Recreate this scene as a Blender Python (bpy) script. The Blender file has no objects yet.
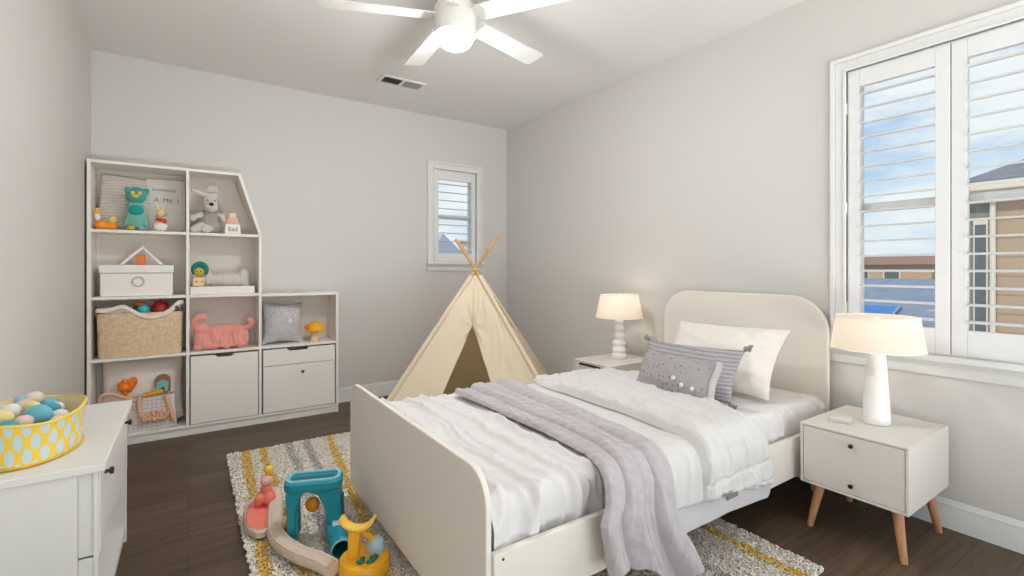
import bpy, bmesh, math, random
import numpy as np
from mathutils import Vector, Matrix, Euler, noise
random.seed(7)
R = math.radians
C = bpy.context.scene.collection
PI = math.pi

# ------------------------------------------------------------------ materials
MATS = {}
def srgb(c):
    return tuple(((v/255)/12.92 if v/255 <= 0.04045 else ((v/255+0.055)/1.055)**2.4) for v in c)

def mat(name, rgb, rough=0.5, bump=None, spec=0.5, var=0.0, varscale=8.0, emit=None, estr=0.0, sheen=0.0, trans=0.0, metal=0.0):
    """rgb: sRGB 0-255. bump=(scale, strength, detail). var: colour variation by noise."""
    if name in MATS: return MATS[name]
    m = bpy.data.materials.new(name); m.use_nodes = True
    nt = m.node_tree; b = nt.nodes['Principled BSDF']
    col = srgb(rgb)
    b.inputs['Base Color'].default_value = (*col, 1)
    b.inputs['Roughness'].default_value = rough
    b.inputs['Specular IOR Level'].default_value = spec
    b.inputs['Metallic'].default_value = metal
    if sheen: b.inputs['Sheen Weight'].default_value = sheen
    if trans: b.inputs['Transmission Weight'].default_value = trans
    tc = nt.nodes.new('ShaderNodeTexCoord')
    if var:
        n = nt.nodes.new('ShaderNodeTexNoise'); n.inputs['Scale'].default_value = varscale; n.inputs['Detail'].default_value = 4
        nt.links.new(tc.outputs['Object'], n.inputs['Vector'])
        r = nt.nodes.new('ShaderNodeValToRGB')
        r.color_ramp.elements[0].position = 0.3; r.color_ramp.elements[1].position = 0.7
        r.color_ramp.elements[0].color = (*[v*(1-var) for v in col], 1)
        r.color_ramp.elements[1].color = (*[min(1, v*(1+var)) for v in col], 1)
        nt.links.new(n.outputs['Fac'], r.inputs['Fac']); nt.links.new(r.outputs['Color'], b.inputs['Base Color'])
    if bump:
        n2 = nt.nodes.new('ShaderNodeTexNoise'); n2.inputs['Scale'].default_value = bump[0]; n2.inputs['Detail'].default_value = bump[2] if len(bump) > 2 else 3
        nt.links.new(tc.outputs['Object'], n2.inputs['Vector'])
        bp = nt.nodes.new('ShaderNodeBump'); bp.inputs['Strength'].default_value = bump[1]; bp.inputs['Distance'].default_value = 0.01
        nt.links.new(n2.outputs['Fac'], bp.inputs['Height']); nt.links.new(bp.outputs['Normal'], b.inputs['Normal'])
    if emit:
        b.inputs['Emission Color'].default_value = (*srgb(emit), 1); b.inputs['Emission Strength'].default_value = estr
    MATS[name] = m
    return m

def wavemat(name, rgb, rgb2, scale, axis='X', rough=0.9, bumps=0.4, dist=1.5, dscale=1.0, prof='SIN', pos=(0.3, 0.7)):
    """striped / ribbed fabric."""
    if name in MATS: return MATS[name]
    m = mat(name, rgb, rough); nt = m.node_tree; b = nt.nodes['Principled BSDF']
    tc = [n for n in nt.nodes if n.type == 'TEX_COORD'][0]
    w = nt.nodes.new('ShaderNodeTexWave'); w.bands_direction = axis; w.wave_profile = prof
    w.inputs['Scale'].default_value = scale; w.inputs['Distortion'].default_value = dist; w.inputs['Detail Scale'].default_value = dscale
    nt.links.new(tc.outputs['Object'], w.inputs['Vector'])
    r = nt.nodes.new('ShaderNodeValToRGB')
    r.color_ramp.elements[0].position = pos[0]; r.color_ramp.elements[1].position = pos[1]
    r.color_ramp.elements[0].color = (*srgb(rgb2), 1); r.color_ramp.elements[1].color = (*srgb(rgb), 1)
    nt.links.new(w.outputs['Fac'], r.inputs['Fac']); nt.links.new(r.outputs['Color'], b.inputs['Base Color'])
    bp = nt.nodes.new('ShaderNodeBump'); bp.inputs['Strength'].default_value = bumps; bp.inputs['Distance'].default_value = 0.01
    nt.links.new(w.outputs['Fac'], bp.inputs['Height']); nt.links.new(bp.outputs['Normal'], b.inputs['Normal'])
    return m

def dotmat(name, base, dot, scale, size, rough=0.9, dot2=None):
    """fabric with scattered dots (Voronoi cells)."""
    if name in MATS: return MATS[name]
    m = mat(name, base, rough); nt = m.node_tree; b = nt.nodes['Principled BSDF']
    tc = [n for n in nt.nodes if n.type == 'TEX_COORD'][0]
    v = nt.nodes.new('ShaderNodeTexVoronoi'); v.inputs['Scale'].default_value = scale; v.inputs['Randomness'].default_value = 0.55
    nt.links.new(tc.outputs['Object'], v.inputs['Vector'])
    r = nt.nodes.new('ShaderNodeValToRGB'); r.color_ramp.interpolation = 'EASE'
    r.color_ramp.elements[0].position = size; r.color_ramp.elements[1].position = size+0.06
    r.color_ramp.elements[0].color = (*srgb(dot), 1); r.color_ramp.elements[1].color = (*srgb(base), 1)
    nt.links.new(v.outputs['Distance'], r.inputs['Fac']); nt.links.new(r.outputs['Color'], b.inputs['Base Color'])
    return m

def floormat():
    m = mat('floor_wood', (80, 66, 56), 0.5, spec=0.35); nt = m.node_tree; b = nt.nodes['Principled BSDF']; N = nt.nodes.new; L = nt.links.new
    tc = [n for n in nt.nodes if n.type == 'TEX_COORD'][0]
    br = N('ShaderNodeTexBrick'); br.offset = 0.37; br.inputs['Scale'].default_value = 1
    br.inputs['Brick Width'].default_value = 1.22; br.inputs['Row Height'].default_value = 0.152
    br.inputs['Mortar Size'].default_value = 0.0012; br.inputs['Bias'].default_value = 0
    br.inputs['Color1'].default_value = (*srgb((84, 68, 53)), 1); br.inputs['Color2'].default_value = (*srgb((102, 84, 67)), 1); br.inputs['Mortar'].default_value = (*srgb((46, 37, 31)), 1)
    L(tc.outputs['Object'], br.inputs['Vector'])
    mp = N('ShaderNodeMapping'); mp.inputs['Scale'].default_value = (1.6, 22, 1); L(tc.outputs['Object'], mp.inputs['Vector'])
    n = N('ShaderNodeTexNoise'); n.inputs['Scale'].default_value = 1.7; n.inputs['Detail'].default_value = 8; n.inputs['Roughness'].default_value = 0.65; n.inputs['Distortion'].default_value = 0.6
    L(mp.outputs['Vector'], n.inputs['Vector'])
    r = N('ShaderNodeValToRGB'); r.color_ramp.elements[0].position = 0.3; r.color_ramp.elements[1].position = 0.72
    r.color_ramp.elements[0].color = (0.62, 0.6, 0.58, 1); r.color_ramp.elements[1].color = (1.3, 1.28, 1.25, 1)
    L(n.outputs['Fac'], r.inputs['Fac'])
    mx = N('ShaderNodeMix'); mx.data_type = 'RGBA'; mx.blend_type = 'MULTIPLY'; mx.inputs['Factor'].default_value = 1
    L(br.outputs['Color'], mx.inputs['A']); L(r.outputs['Color'], mx.inputs['B']); L(mx.outputs['Result'], b.inputs['Base Color'])
    bp = N('ShaderNodeBump'); bp.inputs['Strength'].default_value = 0.15; bp.inputs['Distance'].default_value = 0.004
    L(n.outputs['Fac'], bp.inputs['Height']); L(bp.outputs['Normal'], b.inputs['Normal'])
    return m

def woodmat(name, a, bcol, scale=(2, 30, 30), rough=0.5):
    m = mat(name, a, rough); nt = m.node_tree; b = nt.nodes['Principled BSDF']; N = nt.nodes.new; L = nt.links.new
    tc = [n for n in nt.nodes if n.type == 'TEX_COORD'][0]
    mp = N('ShaderNodeMapping'); mp.inputs['Scale'].default_value = scale; L(tc.outputs['Object'], mp.inputs['Vector'])
    n = N('ShaderNodeTexNoise'); n.inputs['Scale'].default_value = 3; n.inputs['Detail'].default_value = 5; L(mp.outputs['Vector'], n.inputs['Vector'])
    r = N('ShaderNodeValToRGB'); r.color_ramp.elements[0].position = 0.35; r.color_ramp.elements[1].position = 0.65
    r.color_ramp.elements[0].color = (*srgb(bcol), 1); r.color_ramp.elements[1].color = (*srgb(a), 1)
    L(n.outputs['Fac'], r.inputs['Fac']); L(r.outputs['Color'], b.inputs['Base Color'])
    return m

def shademat(name, rgb, tr=0.55):
    m = bpy.data.materials.new(name); m.use_nodes = True; nt = m.node_tree; nt.nodes.clear(); N = nt.nodes.new; L = nt.links.new
    o = N('ShaderNodeOutputMaterial'); d = N('ShaderNodeBsdfDiffuse'); t = N('ShaderNodeBsdfTranslucent'); x = N('ShaderNodeMixShader')
    tc = N('ShaderNodeTexCoord'); n = N('ShaderNodeTexNoise'); n.inputs['Scale'].default_value = 260; L(tc.outputs['Object'], n.inputs['Vector'])
    bp = N('ShaderNodeBump'); bp.inputs['Strength'].default_value = 0.1; L(n.outputs['Fac'], bp.inputs['Height']); L(bp.outputs['Normal'], d.inputs['Normal'])
    for s in (d, t): s.inputs['Color'].default_value = (*srgb(rgb), 1)
    x.inputs[0].default_value = tr; L(d.outputs[0], x.inputs[1]); L(t.outputs[0], x.inputs[2]); L(x.outputs[0], o.inputs[0])
    return m

M_WALL = mat('wall_paint', (212, 209, 205), 0.55, bump=(90, 0.06, 4), spec=0.35)
M_CEIL = mat('ceiling_paint', (229, 227, 225), 0.9, bump=(120, 0.05), spec=0.1)
M_TRIM = mat('trim_white', (226, 226, 225), 0.4, bump=(60, 0.01), spec=0.4)
M_LOUV = mat('louver_white', (228, 228, 229), 0.38, bump=(60, 0.01), spec=0.4)
M_FLOOR = floormat()
M_WHITE = mat('furniture_white', (241, 236, 230), 0.42, bump=(40, 0.015), spec=0.4)
M_NS = mat('nightstand_white', (218, 211, 203), 0.42, bump=(40, 0.015), spec=0.4)
M_DRESS = mat('dresser_white', (227, 225, 221), 0.4, bump=(40, 0.015), spec=0.4)
M_BED = mat('bed_cream', (231, 224, 214), 0.5, bump=(60, 0.02), spec=0.3)
M_BOXG = mat('box_greige', (244, 237, 229), 0.6, bump=(200, 0.05))
M_DARK = mat('dark_metal', (52, 46, 42), 0.4, bump=(50, 0.02), metal=0.6)
M_BLACK = mat('dark_gap', (34, 30, 27), 0.9, bump=(50, 0.02))
M_WOOD = woodmat('leg_wood', (214, 162, 120), (196, 140, 98), (30, 30, 3))
M_POLE = woodmat('pole_wood', (216, 176, 118), (196, 152, 96), (20, 20, 2))
M_SHEET = mat('sheet_white', (222, 218, 217), 0.9, bump=(45, 0.22, 5), spec=0.15, sheen=0.2)
M_DUVET = mat('duvet_white', (214, 211, 208), 0.9, bump=(55, 0.35, 5), spec=0.15, sheen=0.2)
M_LIN = mat('duvet_lining_grey', (205, 200, 202), 0.9, bump=(700, 0.15, 2), spec=0.15, sheen=0.2)
def quiltmat():
    m = mat('throw_grey', (186, 179, 181), 0.92, spec=0.12, sheen=0.3, var=0.05, varscale=25); nt = m.node_tree; b = nt.nodes['Principled BSDF']; N = nt.nodes.new; L = nt.links.new
    tc = [n for n in nt.nodes if n.type == 'TEX_COORD'][0]
    w = N('ShaderNodeTexWave'); w.wave_type = 'BANDS'; w.bands_direction = 'DIAGONAL'; w.inputs['Scale'].default_value = 9; w.inputs['Distortion'].default_value = 2.5; w.inputs['Detail'].default_value = 3; w.inputs['Detail Scale'].default_value = 2.2
    L(tc.outputs['Object'], w.inputs['Vector'])
    n = N('ShaderNodeTexNoise'); n.inputs['Scale'].default_value = 70; n.inputs['Detail'].default_value = 5; L(tc.outputs['Object'], n.inputs['Vector'])
    ad = N('ShaderNodeMath'); ad.operation = 'MULTIPLY_ADD'; L(w.outputs['Fac'], ad.inputs[0]); ad.inputs[1].default_value = 0.8; L(n.outputs['Fac'], ad.inputs[2])
    bp = N('ShaderNodeBump'); bp.inputs['Strength'].default_value = 0.55; bp.inputs['Distance'].default_value = 0.006; L(ad.outputs[0], bp.inputs['Height']); L(bp.outputs['Normal'], b.inputs['Normal'])
    return m
M_THROW = quiltmat()
M_PILW = mat('pillow_white', (236, 229, 221), 0.92, bump=(600, 0.12, 2), spec=0.12, sheen=0.2)
M_CANVAS = None
M_SHADE = shademat('lamp_shade_fabric', (246, 236, 224), 0.5)
M_CANVAS = shademat('canvas_cream', (250, 239, 216), 0.33)
M_LAMP = mat('lamp_ceramic_white', (243, 240, 236), 0.35, bump=(30, 0.02), spec=0.4)
M_GLOBE = mat('opal_globe', (255, 252, 246), 0.4, emit=(253, 253, 255), estr=205)
M_BULB = mat('bulb_glow', (255, 226, 190), 0.4, emit=(255, 232, 204), estr=6)
M_FAN = mat('fan_white', (240, 238, 234), 0.4, bump=(40, 0.01), spec=0.4)

# ------------------------------------------------------------------ mesh helper
class MB:
    def __init__(s): s.v = []; s.f = []; s.m = []; s.sm = []
    def add(s, vs, fs, mi=0, M=None, smooth=True):
        o = len(s.v)
        for p in vs:
            p = Vector(p)
            if M is not None: p = M @ p
            s.v.append(tuple(p))
        for f in fs:
            s.f.append([i+o for i in f]); s.m.append(mi)
        return s
    def box(s, a, b, mi=0, M=None):
        x0, y0, z0 = [min(a[i], b[i]) for i in range(3)]; x1, y1, z1 = [max(a[i], b[i]) for i in range(3)]
        vs = [(x0,y0,z0),(x1,y0,z0),(x1,y1,z0),(x0,y1,z0),(x0,y0,z1),(x1,y0,z1),(x1,y1,z1),(x0,y1,z1)]
        return s.add(vs, [(0,3,2,1),(4,5,6,7),(0,1,5,4),(1,2,6,5),(2,3,7,6),(3,0,4,7)], mi, M)
    def cbox(s, c, d, mi=0, M=None):
        return s.box([c[i]-d[i]/2 for i in range(3)], [c[i]+d[i]/2 for i in range(3)], mi, M)
    def prism(s, pts, axis, a, b, mi=0, M=None):
        """outline pts (2D) extruded along axis 'x','y','z' between a and b"""
        n = len(pts)
        def mk(p, t):
            return {'x': (t, p[0], p[1]), 'y': (p[0], t, p[1]), 'z': (p[0], p[1], t)}[axis]
        vs = [mk(p, a) for p in pts] + [mk(p, b) for p in pts]
        fs = [list(range(n))[::-1], [i+n for i in range(n)]] + [(i, (i+1) % n, (i+1) % n+n, i+n) for i in range(n)]
        return s.add(vs, fs, mi, M)
    def lathe(s, prof, seg=32, mi=0, M=None, sx=1, sy=1, cap=True):
        vs = []; fs = []; n = len(prof)
        for k in range(seg):
            a = 2*PI*k/seg
            for r, z in prof: vs.append((r*math.cos(a)*sx, r*math.sin(a)*sy, z))
        for k in range(seg):
            k2 = (k+1) % seg
            for i in range(n-1): fs.append((k*n+i, k2*n+i, k2*n+i+1, k*n+i+1))
        if cap:
            fs.append([k*n for k in range(seg)][::-1]); fs.append([k*n+n-1 for k in range(seg)])
        return s.add(vs, fs, mi, M)
    def tube(s, path, r, seg=10, mi=0, M=None, cap=True, flat=1.0):
        P = [Vector(p) for p in path]; n = len(P); vs = []; fs = []
        rs = r if isinstance(r, (list, tuple)) else [r]*n
        up = Vector((0, 0, 1))
        prev = None
        for i in range(n):
            t = (P[min(i+1, n-1)]-P[max(i-1, 0)]).normalized()
            if prev is None:
                a = t.cross(up)
                if a.length < 1e-3: a = t.cross(Vector((1, 0, 0)))
            else:
                a = prev - t*prev.dot(t)
            a.normalize(); prev = a; b = t.cross(a).normalized()
            for k in range(seg):
                th = 2*PI*k/seg
                vs.append(P[i]+(a*math.cos(th)+b*math.sin(th)*flat)*rs[i])
        for i in range(n-1):
            for k in range(seg):
                k2 = (k+1) % seg
                fs.append((i*seg+k, i*seg+k2, (i+1)*seg+k2, (i+1)*seg+k))
        if cap:
            fs.append(list(range(seg))[::-1]); fs.append([(n-1)*seg+k for k in range(seg)])
        return s.add(vs, fs, mi, M)
    def ell(s, c, r, mi=0, M=None, e=(0, 0, 0), seg=20, rings=12):
        if not isinstance(r, (list, tuple)): r = (r, r, r)
        T = Matrix.Translation(c) @ Euler(e).to_matrix().to_4x4()
        if M is not None: T = M @ T
        vs = [(0, 0, -r[2])]; fs = []
        for i in range(1, rings):
            ph = -PI/2+PI*i/rings
            for k in range(seg):
                th = 2*PI*k/seg
                vs.append((r[0]*math.cos(ph)*math.cos(th), r[1]*math.cos(ph)*math.sin(th), r[2]*math.sin(ph)))
        vs.append((0, 0, r[2])); last = len(vs)-1
        for k in range(seg):
            k2 = (k+1) % seg
            fs.append((0, 1+k2, 1+k)); fs.append((last, 1+(rings-2)*seg+k, 1+(rings-2)*seg+k2))
            for i in range(rings-2):
                fs.append((1+i*seg+k, 1+i*seg+k2, 1+(i+1)*seg+k2, 1+(i+1)*seg+k))
        return s.add(vs, fs, mi, T)
    def grid(s, fn, nu, nv, mi=0, M=None, closeu=False):
        vs = [fn(i/(nu if closeu else nu-1), j/(nv-1)) for i in range(nu) for j in range(nv)]
        fs = []
        for i in range(nu if closeu else nu-1):
            i2 = (i+1) % nu
            for j in range(nv-1): fs.append((i*nv+j, i2*nv+j, i2*nv+j+1, i*nv+j+1))
        return s.add(vs, fs, mi, M)
    def build(s, name, mats, parent=None, bevel=0, seg=2, angle=38, solid=0, remesh=0, sub=0, root=None, fixn=True, subm=0):
        me = bpy.data.meshes.new(name)
        off = Vector((0, 0, 0))
        if parent is not None:
            p = parent
            while p is not None:
                off += Vector(p.location); p = p.parent
        me.from_pydata([tuple(Vector(v)-off) for v in s.v], [], s.f)
        if not isinstance(mats, (list, tuple)): mats = [mats]
        for m in mats: me.materials.append(m)
        me.polygons.foreach_set('material_index', s.m)
        if fixn:
            bm = bmesh.new(); bm.from_mesh(me); bmesh.ops.recalc_face_normals(bm, faces=bm.faces); bm.to_mesh(me); bm.free()
        me.polygons.foreach_set('use_smooth', [True]*len(me.polygons))
        if not remesh: me.set_sharp_from_angle(angle=R(angle))
        me.update()
        o = bpy.data.objects.new(name, me); C.objects.link(o)
        if parent is not None: o.parent = parent
        if remesh:
            md = o.modifiers.new('remesh', 'REMESH'); md.mode = 'VOXEL'; md.voxel_size = remesh; md.use_smooth_shade = True
            sm = o.modifiers.new('smooth', 'SMOOTH'); sm.iterations = 4; sm.factor = 0.5
        if sub:
            md = o.modifiers.new('sub', 'SUBSURF'); md.levels = sub; md.render_levels = sub
        if solid:
            md = o.modifiers.new('solid', 'SOLIDIFY'); md.thickness = solid; md.offset = -1
        if bevel:
            md = o.modifiers.new('bevel', 'BEVEL'); md.width = bevel; md.segments = seg; md.limit_method = 'ANGLE'; md.angle_limit = R(40)
            md.harden_normals = True
        return o

def tag(o, label, cat, group=None, kind=None):
    if label: o['label'] = label
    if cat: o['category'] = cat
    if group: o['group'] = group
    if kind: o['kind'] = kind
    return o
def thing(name, label, cat, loc=(0, 0, 0), group=None):
    o = bpy.data.objects.new(name, None); C.objects.link(o); o.location = loc; o.empty_display_size = 0.05
    return tag(o, label, cat, group)
def struct(o):
    o['kind'] = 'structure'; return o
def at(x, y, z): return Matrix.Translation((x, y, z))
def rotz(a): return Matrix.Rotation(a, 4, 'Z')
def text_mesh(name, body, size, M, m, parent, ext=0.0006):
    cu = bpy.data.curves.new(name, 'FONT'); cu.body = body; cu.size = size; cu.extrude = ext; cu.align_x = 'CENTER'; cu.align_y = 'CENTER'
    t = bpy.data.objects.new(name, cu); C.objects.link(t)
    bpy.context.view_layer.update()
    me = bpy.data.meshes.new_from_object(t.evaluated_get(bpy.context.evaluated_depsgraph_get()))
    bpy.data.objects.remove(t); bpy.data.curves.remove(cu)
    off = Vector((0, 0, 0)); p = parent
    while p is not None: off += Vector(p.location); p = p.parent
    me.transform(Matrix.Translation(-off) @ M)
    me.materials.clear(); me.materials.append(m)
    o = bpy.data.objects.new(name, me); C.objects.link(o); o.parent = parent
    return o
def N3(x, y, z=0.0): return noise.noise(Vector((x, y, z)))

# ================================================================== ROOM
XL, XR, YB, YF, ZC = -0.565, 2.93, 4.45, -1.0, 2.74
T = 0.16
W1 = (0.285, 1.128, 0.795, 2.255)      # window_1 opening: y0,y1,z0,z1 in wall_right
W2 = (2.05, 2.535, 1.27, 2.21)         # window_2 opening: x0,x1,z0,z1 in wall_back
W4 = (-0.85, 0.05, 0.795, 2.255)       # unseen opening added to wall_right behind the camera for side fill
W3 = (-0.40, 2.76, 0.06, 2.56)           # unseen opening added for fill light: x0,x1,z0,z1 in wall_front
struct(MB().box((XL-T, YF-T, -0.2), (XR+T, YB+T, 0)).build('floor', M_FLOOR))
struct(MB().box((XL-T, YF-T, ZC), (XR+T, YB+T, ZC+0.2)).build('ceiling', M_CEIL))
struct(MB().box((XL-T, YF-T, 0), (XL, YB+T, ZC)).build('wall_left', M_WALL))
def holed(name, axis, a, b, u0, u1, w):
    m = MB()
    def bx(p0, p1, q0, q1):
        if axis == 'x': m.box((a, p0, q0), (b, p1, q1))
        else: m.box((p0, a, q0), (p1, b, q1))
    ws = w if isinstance(w, list) else [w]
    c0 = u0
    for q in ws:
        bx(c0, q[0], 0, ZC); bx(q[0], q[1], 0, q[2]); bx(q[0], q[1], q[3], ZC); c0 = q[1]
    bx(c0, u1, 0, ZC)
    return struct(m.build(name, M_WALL))
holed('wall_right', 'x', XR, XR+T, YF-T, YB+T, [W4, W1])
holed('wall_back', 'y', YB, YB+T, XL, XR, W2)
holed('wall_front', 'y', YF-T, YF, XL, XR, W3)

# baseboards: moulded profile (thickness, height)
BBP = [(0, 0), (0.018, 0), (0.018, 0.005), (0.015, 0.012), (0.015, 0.085), (0.012, 0.092), (0.012, 0.108), (0.007, 0.118), (0.004, 0.128), (0, 0.130)]
def bb(name, axis, wall, sgn, u0, u1):
    pts = [(wall+sgn*t, h) for t, h in BBP]
    m = MB()
    if axis == 'x': m.prism([(p[0], p[1]) for p in pts], 'y', u0, u1)
    else: m.prism([(p[0], p[1]) for p in pts], 'x', u0, u1)
    return struct(m.build(name, M_TRIM, angle=25))
bb('baseboard_right', 'x', XR, -1, YF, YB)
bb('baseboard_back', 'y', YB, -1, XL+0.02, XR-0.02)
bb('baseboard_left', 'x', XL, 1, YF, YB)
bb('baseboard_front', 'y', YF, 1, XL+0.02, XR-0.02)

# ------------------------------------------------------------------ windows with plantation shutters
M_GLASS = bpy.data.materials.new('window_glass'); M_GLASS.use_nodes = True
_nt = M_GLASS.node_tree; _nt.nodes.clear()
_o = _nt.nodes.new('ShaderNodeOutputMaterial'); _t = _nt.nodes.new('ShaderNodeBsdfTransparent'); _g = _nt.nodes.new('ShaderNodeBsdfGlossy'); _x = _nt.nodes.new('ShaderNodeMixShader')
_t.inputs[0].default_value = (0.96, 0.98, 0.97, 1); _g.inputs['Roughness'].default_value = 0.02; _x.inputs[0].default_value = 0.05
_nt.links.new(_t.outputs[0], _x.inputs[1]); _nt.links.new(_g.outputs[0], _x.inputs[2]); _nt.links.new(_x.outputs[0], _o.inputs[0])
_tc = _nt.nodes.new('ShaderNodeTexCoord'); _n = _nt.nodes.new('ShaderNodeTexNoise'); _n.inputs['Scale'].default_value = 1.5
_b = _nt.nodes.new('ShaderNodeBump'); _b.inputs['Strength'].default_value = 0.01; _nt.links.new(_tc.outputs['Object'], _n.inputs['Vector']); _nt.links.new(_n.outputs['Fac'], _b.inputs['Height']); _nt.links.new(_b.outputs['Normal'], _g.inputs['Normal'])

def make_window(name, F, W, H, panels, cas=0.075, lpitch=0.076, ldepth=0.062, tilt=0.10, midbar=True, stile=0.055, rails=(0.09, 0.12), shutters=True):
    """F: 4x4 frame whose local x runs along the wall, y points out of the room, z up; origin at the opening's lower corner on the wall face."""
    w = bpy.data.objects.new(name, None); C.objects.link(w); struct(w)
    # casing: stepped moulding round the opening on the wall
    m = MB()
    def ringbox(o0, o1, y0, y1, bottom=False):
        m.box((-o1, y0, -0.0), (-o0, y1, H+o1), 0, F); m.box((W+o0, y0, 0), (W+o1, y1, H+o1), 0, F); m.box((-o0, y0, H+o0), (W+o0, y1, H+o1), 0, F)
    ringbox(0.0, cas*0.72, -0.016, 0); ringbox(cas*0.72, cas, -0.026, 0); ringbox(0.0, 0.014, -0.024, 0)
    m.build('casing', M_TRIM, w, bevel=0.003)
    m = MB(); m.box((-cas-0.010, -0.055, -0.028), (W+cas+0.010, 0.0, 0.0), 0, F)
    m.build('sill', M_TRIM, w, bevel=0.008, seg=3)
    m = MB()
    ap = [(0, -0.095), (-0.014, -0.095), (-0.017, -0.088), (-0.017, -0.055), (-0.026, -0.042), (-0.034, -0.028), (0, -0.028)]
    m.prism(ap, 'x', -cas-0.005, W+cas+0.005, 0, F); m.build('apron', M_TRIM, w, angle=25)
    # reveal lining and outer window sash
    m = MB(); d1 = T
    for a, b in (((0, 0, 0), (0.012, d1, H)), ((W-0.012, 0, 0), (W, d1, H)), ((0.012, 0, H-0.012), (W-0.012, d1, H)), ((0.012, 0, 0), (W-0.012, d1, 0.012))): m.box(a, b, 0, F)
    m.build('reveal', M_TRIM, w)
    cols = panels
    sash_edges = [W*i/cols for i in range(cols+1)]
    for i in range(cols):
        x0, x1 = sash_edges[i]+0.012, sash_edges[i+1]-0.012
        m = MB(); y0, y1 = 0.062, 0.102; s = 0.03
        for a, b in (((x0, y0, 0.012), (x0+s, y1, H-0.012)), ((x1-s, y0, 0.012), (x1, y1, H-0.012)), ((x0+s, y0, H-0.012-s), (x1-s, y1, H-0.012)), ((x0+s, y0, 0.012), (x1-s, y1, 0.012+s*1.3)),
                     ((x0+s, y0-0.012, H*0.5-0.022), (x1-s, y1, H*0.5+0.022))): m.box(a, b, 0, F)
        sa = m.build('sash', M_TRIM, w, bevel=0.003)
        MB().box((x0+s*0.8, 0.081, 0.03), (x1-s*0.8, 0.085, H-0.03), 0, F).build('pane', M_GLASS, sa)
    if not shutters: return w
    # shutter panels
    pe = [W*i/panels for i in range(panels+1)]
    for i in range(panels):
        x0, x1 = pe[i]+0.0018, pe[i+1]-0.0018; y0, y1 = -0.004, 0.026
        m = MB(); b, t = rails
        m.box((x0, y0, 0.004), (x0+stile, y1, H-0.004), 0, F); m.box((x1-stile, y0, 0.004), (x1, y1, H-0.004), 0, F)
        m.box((x0+stile, y0, 0.004), (x1-stile, y1, b), 0, F); m.box((x0+stile, y0, H-t), (x1-stile, y1, H-0.004), 0, F)
        sp = m.build('shutter_panel', M_LOUV, w, bevel=0.003)
        m = MB(); n = int(round((H-t-b)/lpitch)); p = (H-t-b)/n
        for k in range(n):
            z = b+p*(k+0.5)
            Mx = F @ at(0, 0.011, z) @ Matrix.Rotation(tilt, 4, 'X')
            pts = []
            for q in range(12):
                a = 2*PI*q/12; pts.append((ldepth/2*math.cos(a), 0.0050*math.sin(a)*(1 if True else 1)))
            m.prism(pts, 'x', x0+stile+0.002, x1-stile-0.002, 0, Mx)
        m.build('louver_slats', M_LOUV, sp, angle=60)
        m = MB()
        for z in (0.2, H*0.5, H-0.2):
            hx = pe[i] if i == 0 else pe[i+1]
            m.lathe([(0.004, -0.03), (0.004, 0.03)], 8, 0, F @ at(hx, -0.012, z))
        m.build('hinge', M_TRIM, sp)
    return w
# wall_right: local x -> -y world, local y -> +x, z up. origin at (XR, W1[1], W1[2])
def frame(o, ex, ey): return Matrix(((ex[0], ey[0], 0, o[0]), (ex[1], ey[1], 0, o[1]), (0, 0, 1, o[2]), (0, 0, 0, 1)))
make_window('window_1', frame((XR, W1[1], W1[2]), (0, -1), (1, 0)), W1[1]-W1[0], W1[3]-W1[2], 2, rails=(0.125, 0.095))
make_window('window_2', frame((W2[0], YB, W2[2]), (1, 0), (0, 1)), W2[1]-W2[0], W2[3]-W2[2], 1, stile=0.05, rails=(0.09, 0.1), lpitch=0.088)
make_window('added_window_3', frame((W3[1], YF, W3[2]), (-1, 0), (0, -1)), W3[1]-W3[0], W3[3]-W3[2], 4, shutters=False)  # unseen window, added so the fill lights can reach the room
make_window('added_window_4', frame((XR, W4[1], W4[2]), (0, -1), (1, 0)), W4[1]-W4[0], W4[3]-W4[2], 2, shutters=False)  # also unseen and added, lets the side fill onto the opposite wall

# ================================================================== CEILING FAN + VENT
fx, fy = 1.185, 2.30
fan = thing('ceiling_fan', 'white five-blade ceiling fan with a lit round globe under its hub', 'ceiling fan', (fx, fy, ZC))
FM = at(fx, fy, 0)
MB().lathe([(0.0, 2.74), (0.078, 2.74), (0.078, 2.70), (0.066, 2.665), (0.05, 2.655), (0.0, 2.655)], 40, 0, FM, cap=False).build('ceiling_canopy', M_FAN, fan)
MB().lathe([(0.0, 2.66), (0.07, 2.655), (0.072, 2.625), (0.104, 2.605), (0.110, 2.59), (0.110, 2.475), (0.104, 2.463), (0.0, 2.46)], 48, 0, FM, cap=False).build('motor_housing', M_FAN, fan)
MB().lathe([(0.094, 2.466), (0.107, 2.466), (0.107, 2.448), (0.094, 2.448), (0.094, 2.466)], 48, 0, FM, cap=False).build('light_ring', M_FAN, fan)
gp = [(0.093, 2.455)]
for k in range(1, 13):
    a = PI/2*k/12; gp.append((0.093*math.cos(a), 2.44-0.068*math.sin(a)))
MB().lathe(gp, 40, 0, FM, cap=False).build('light_globe', M_GLOBE, fan)
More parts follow.
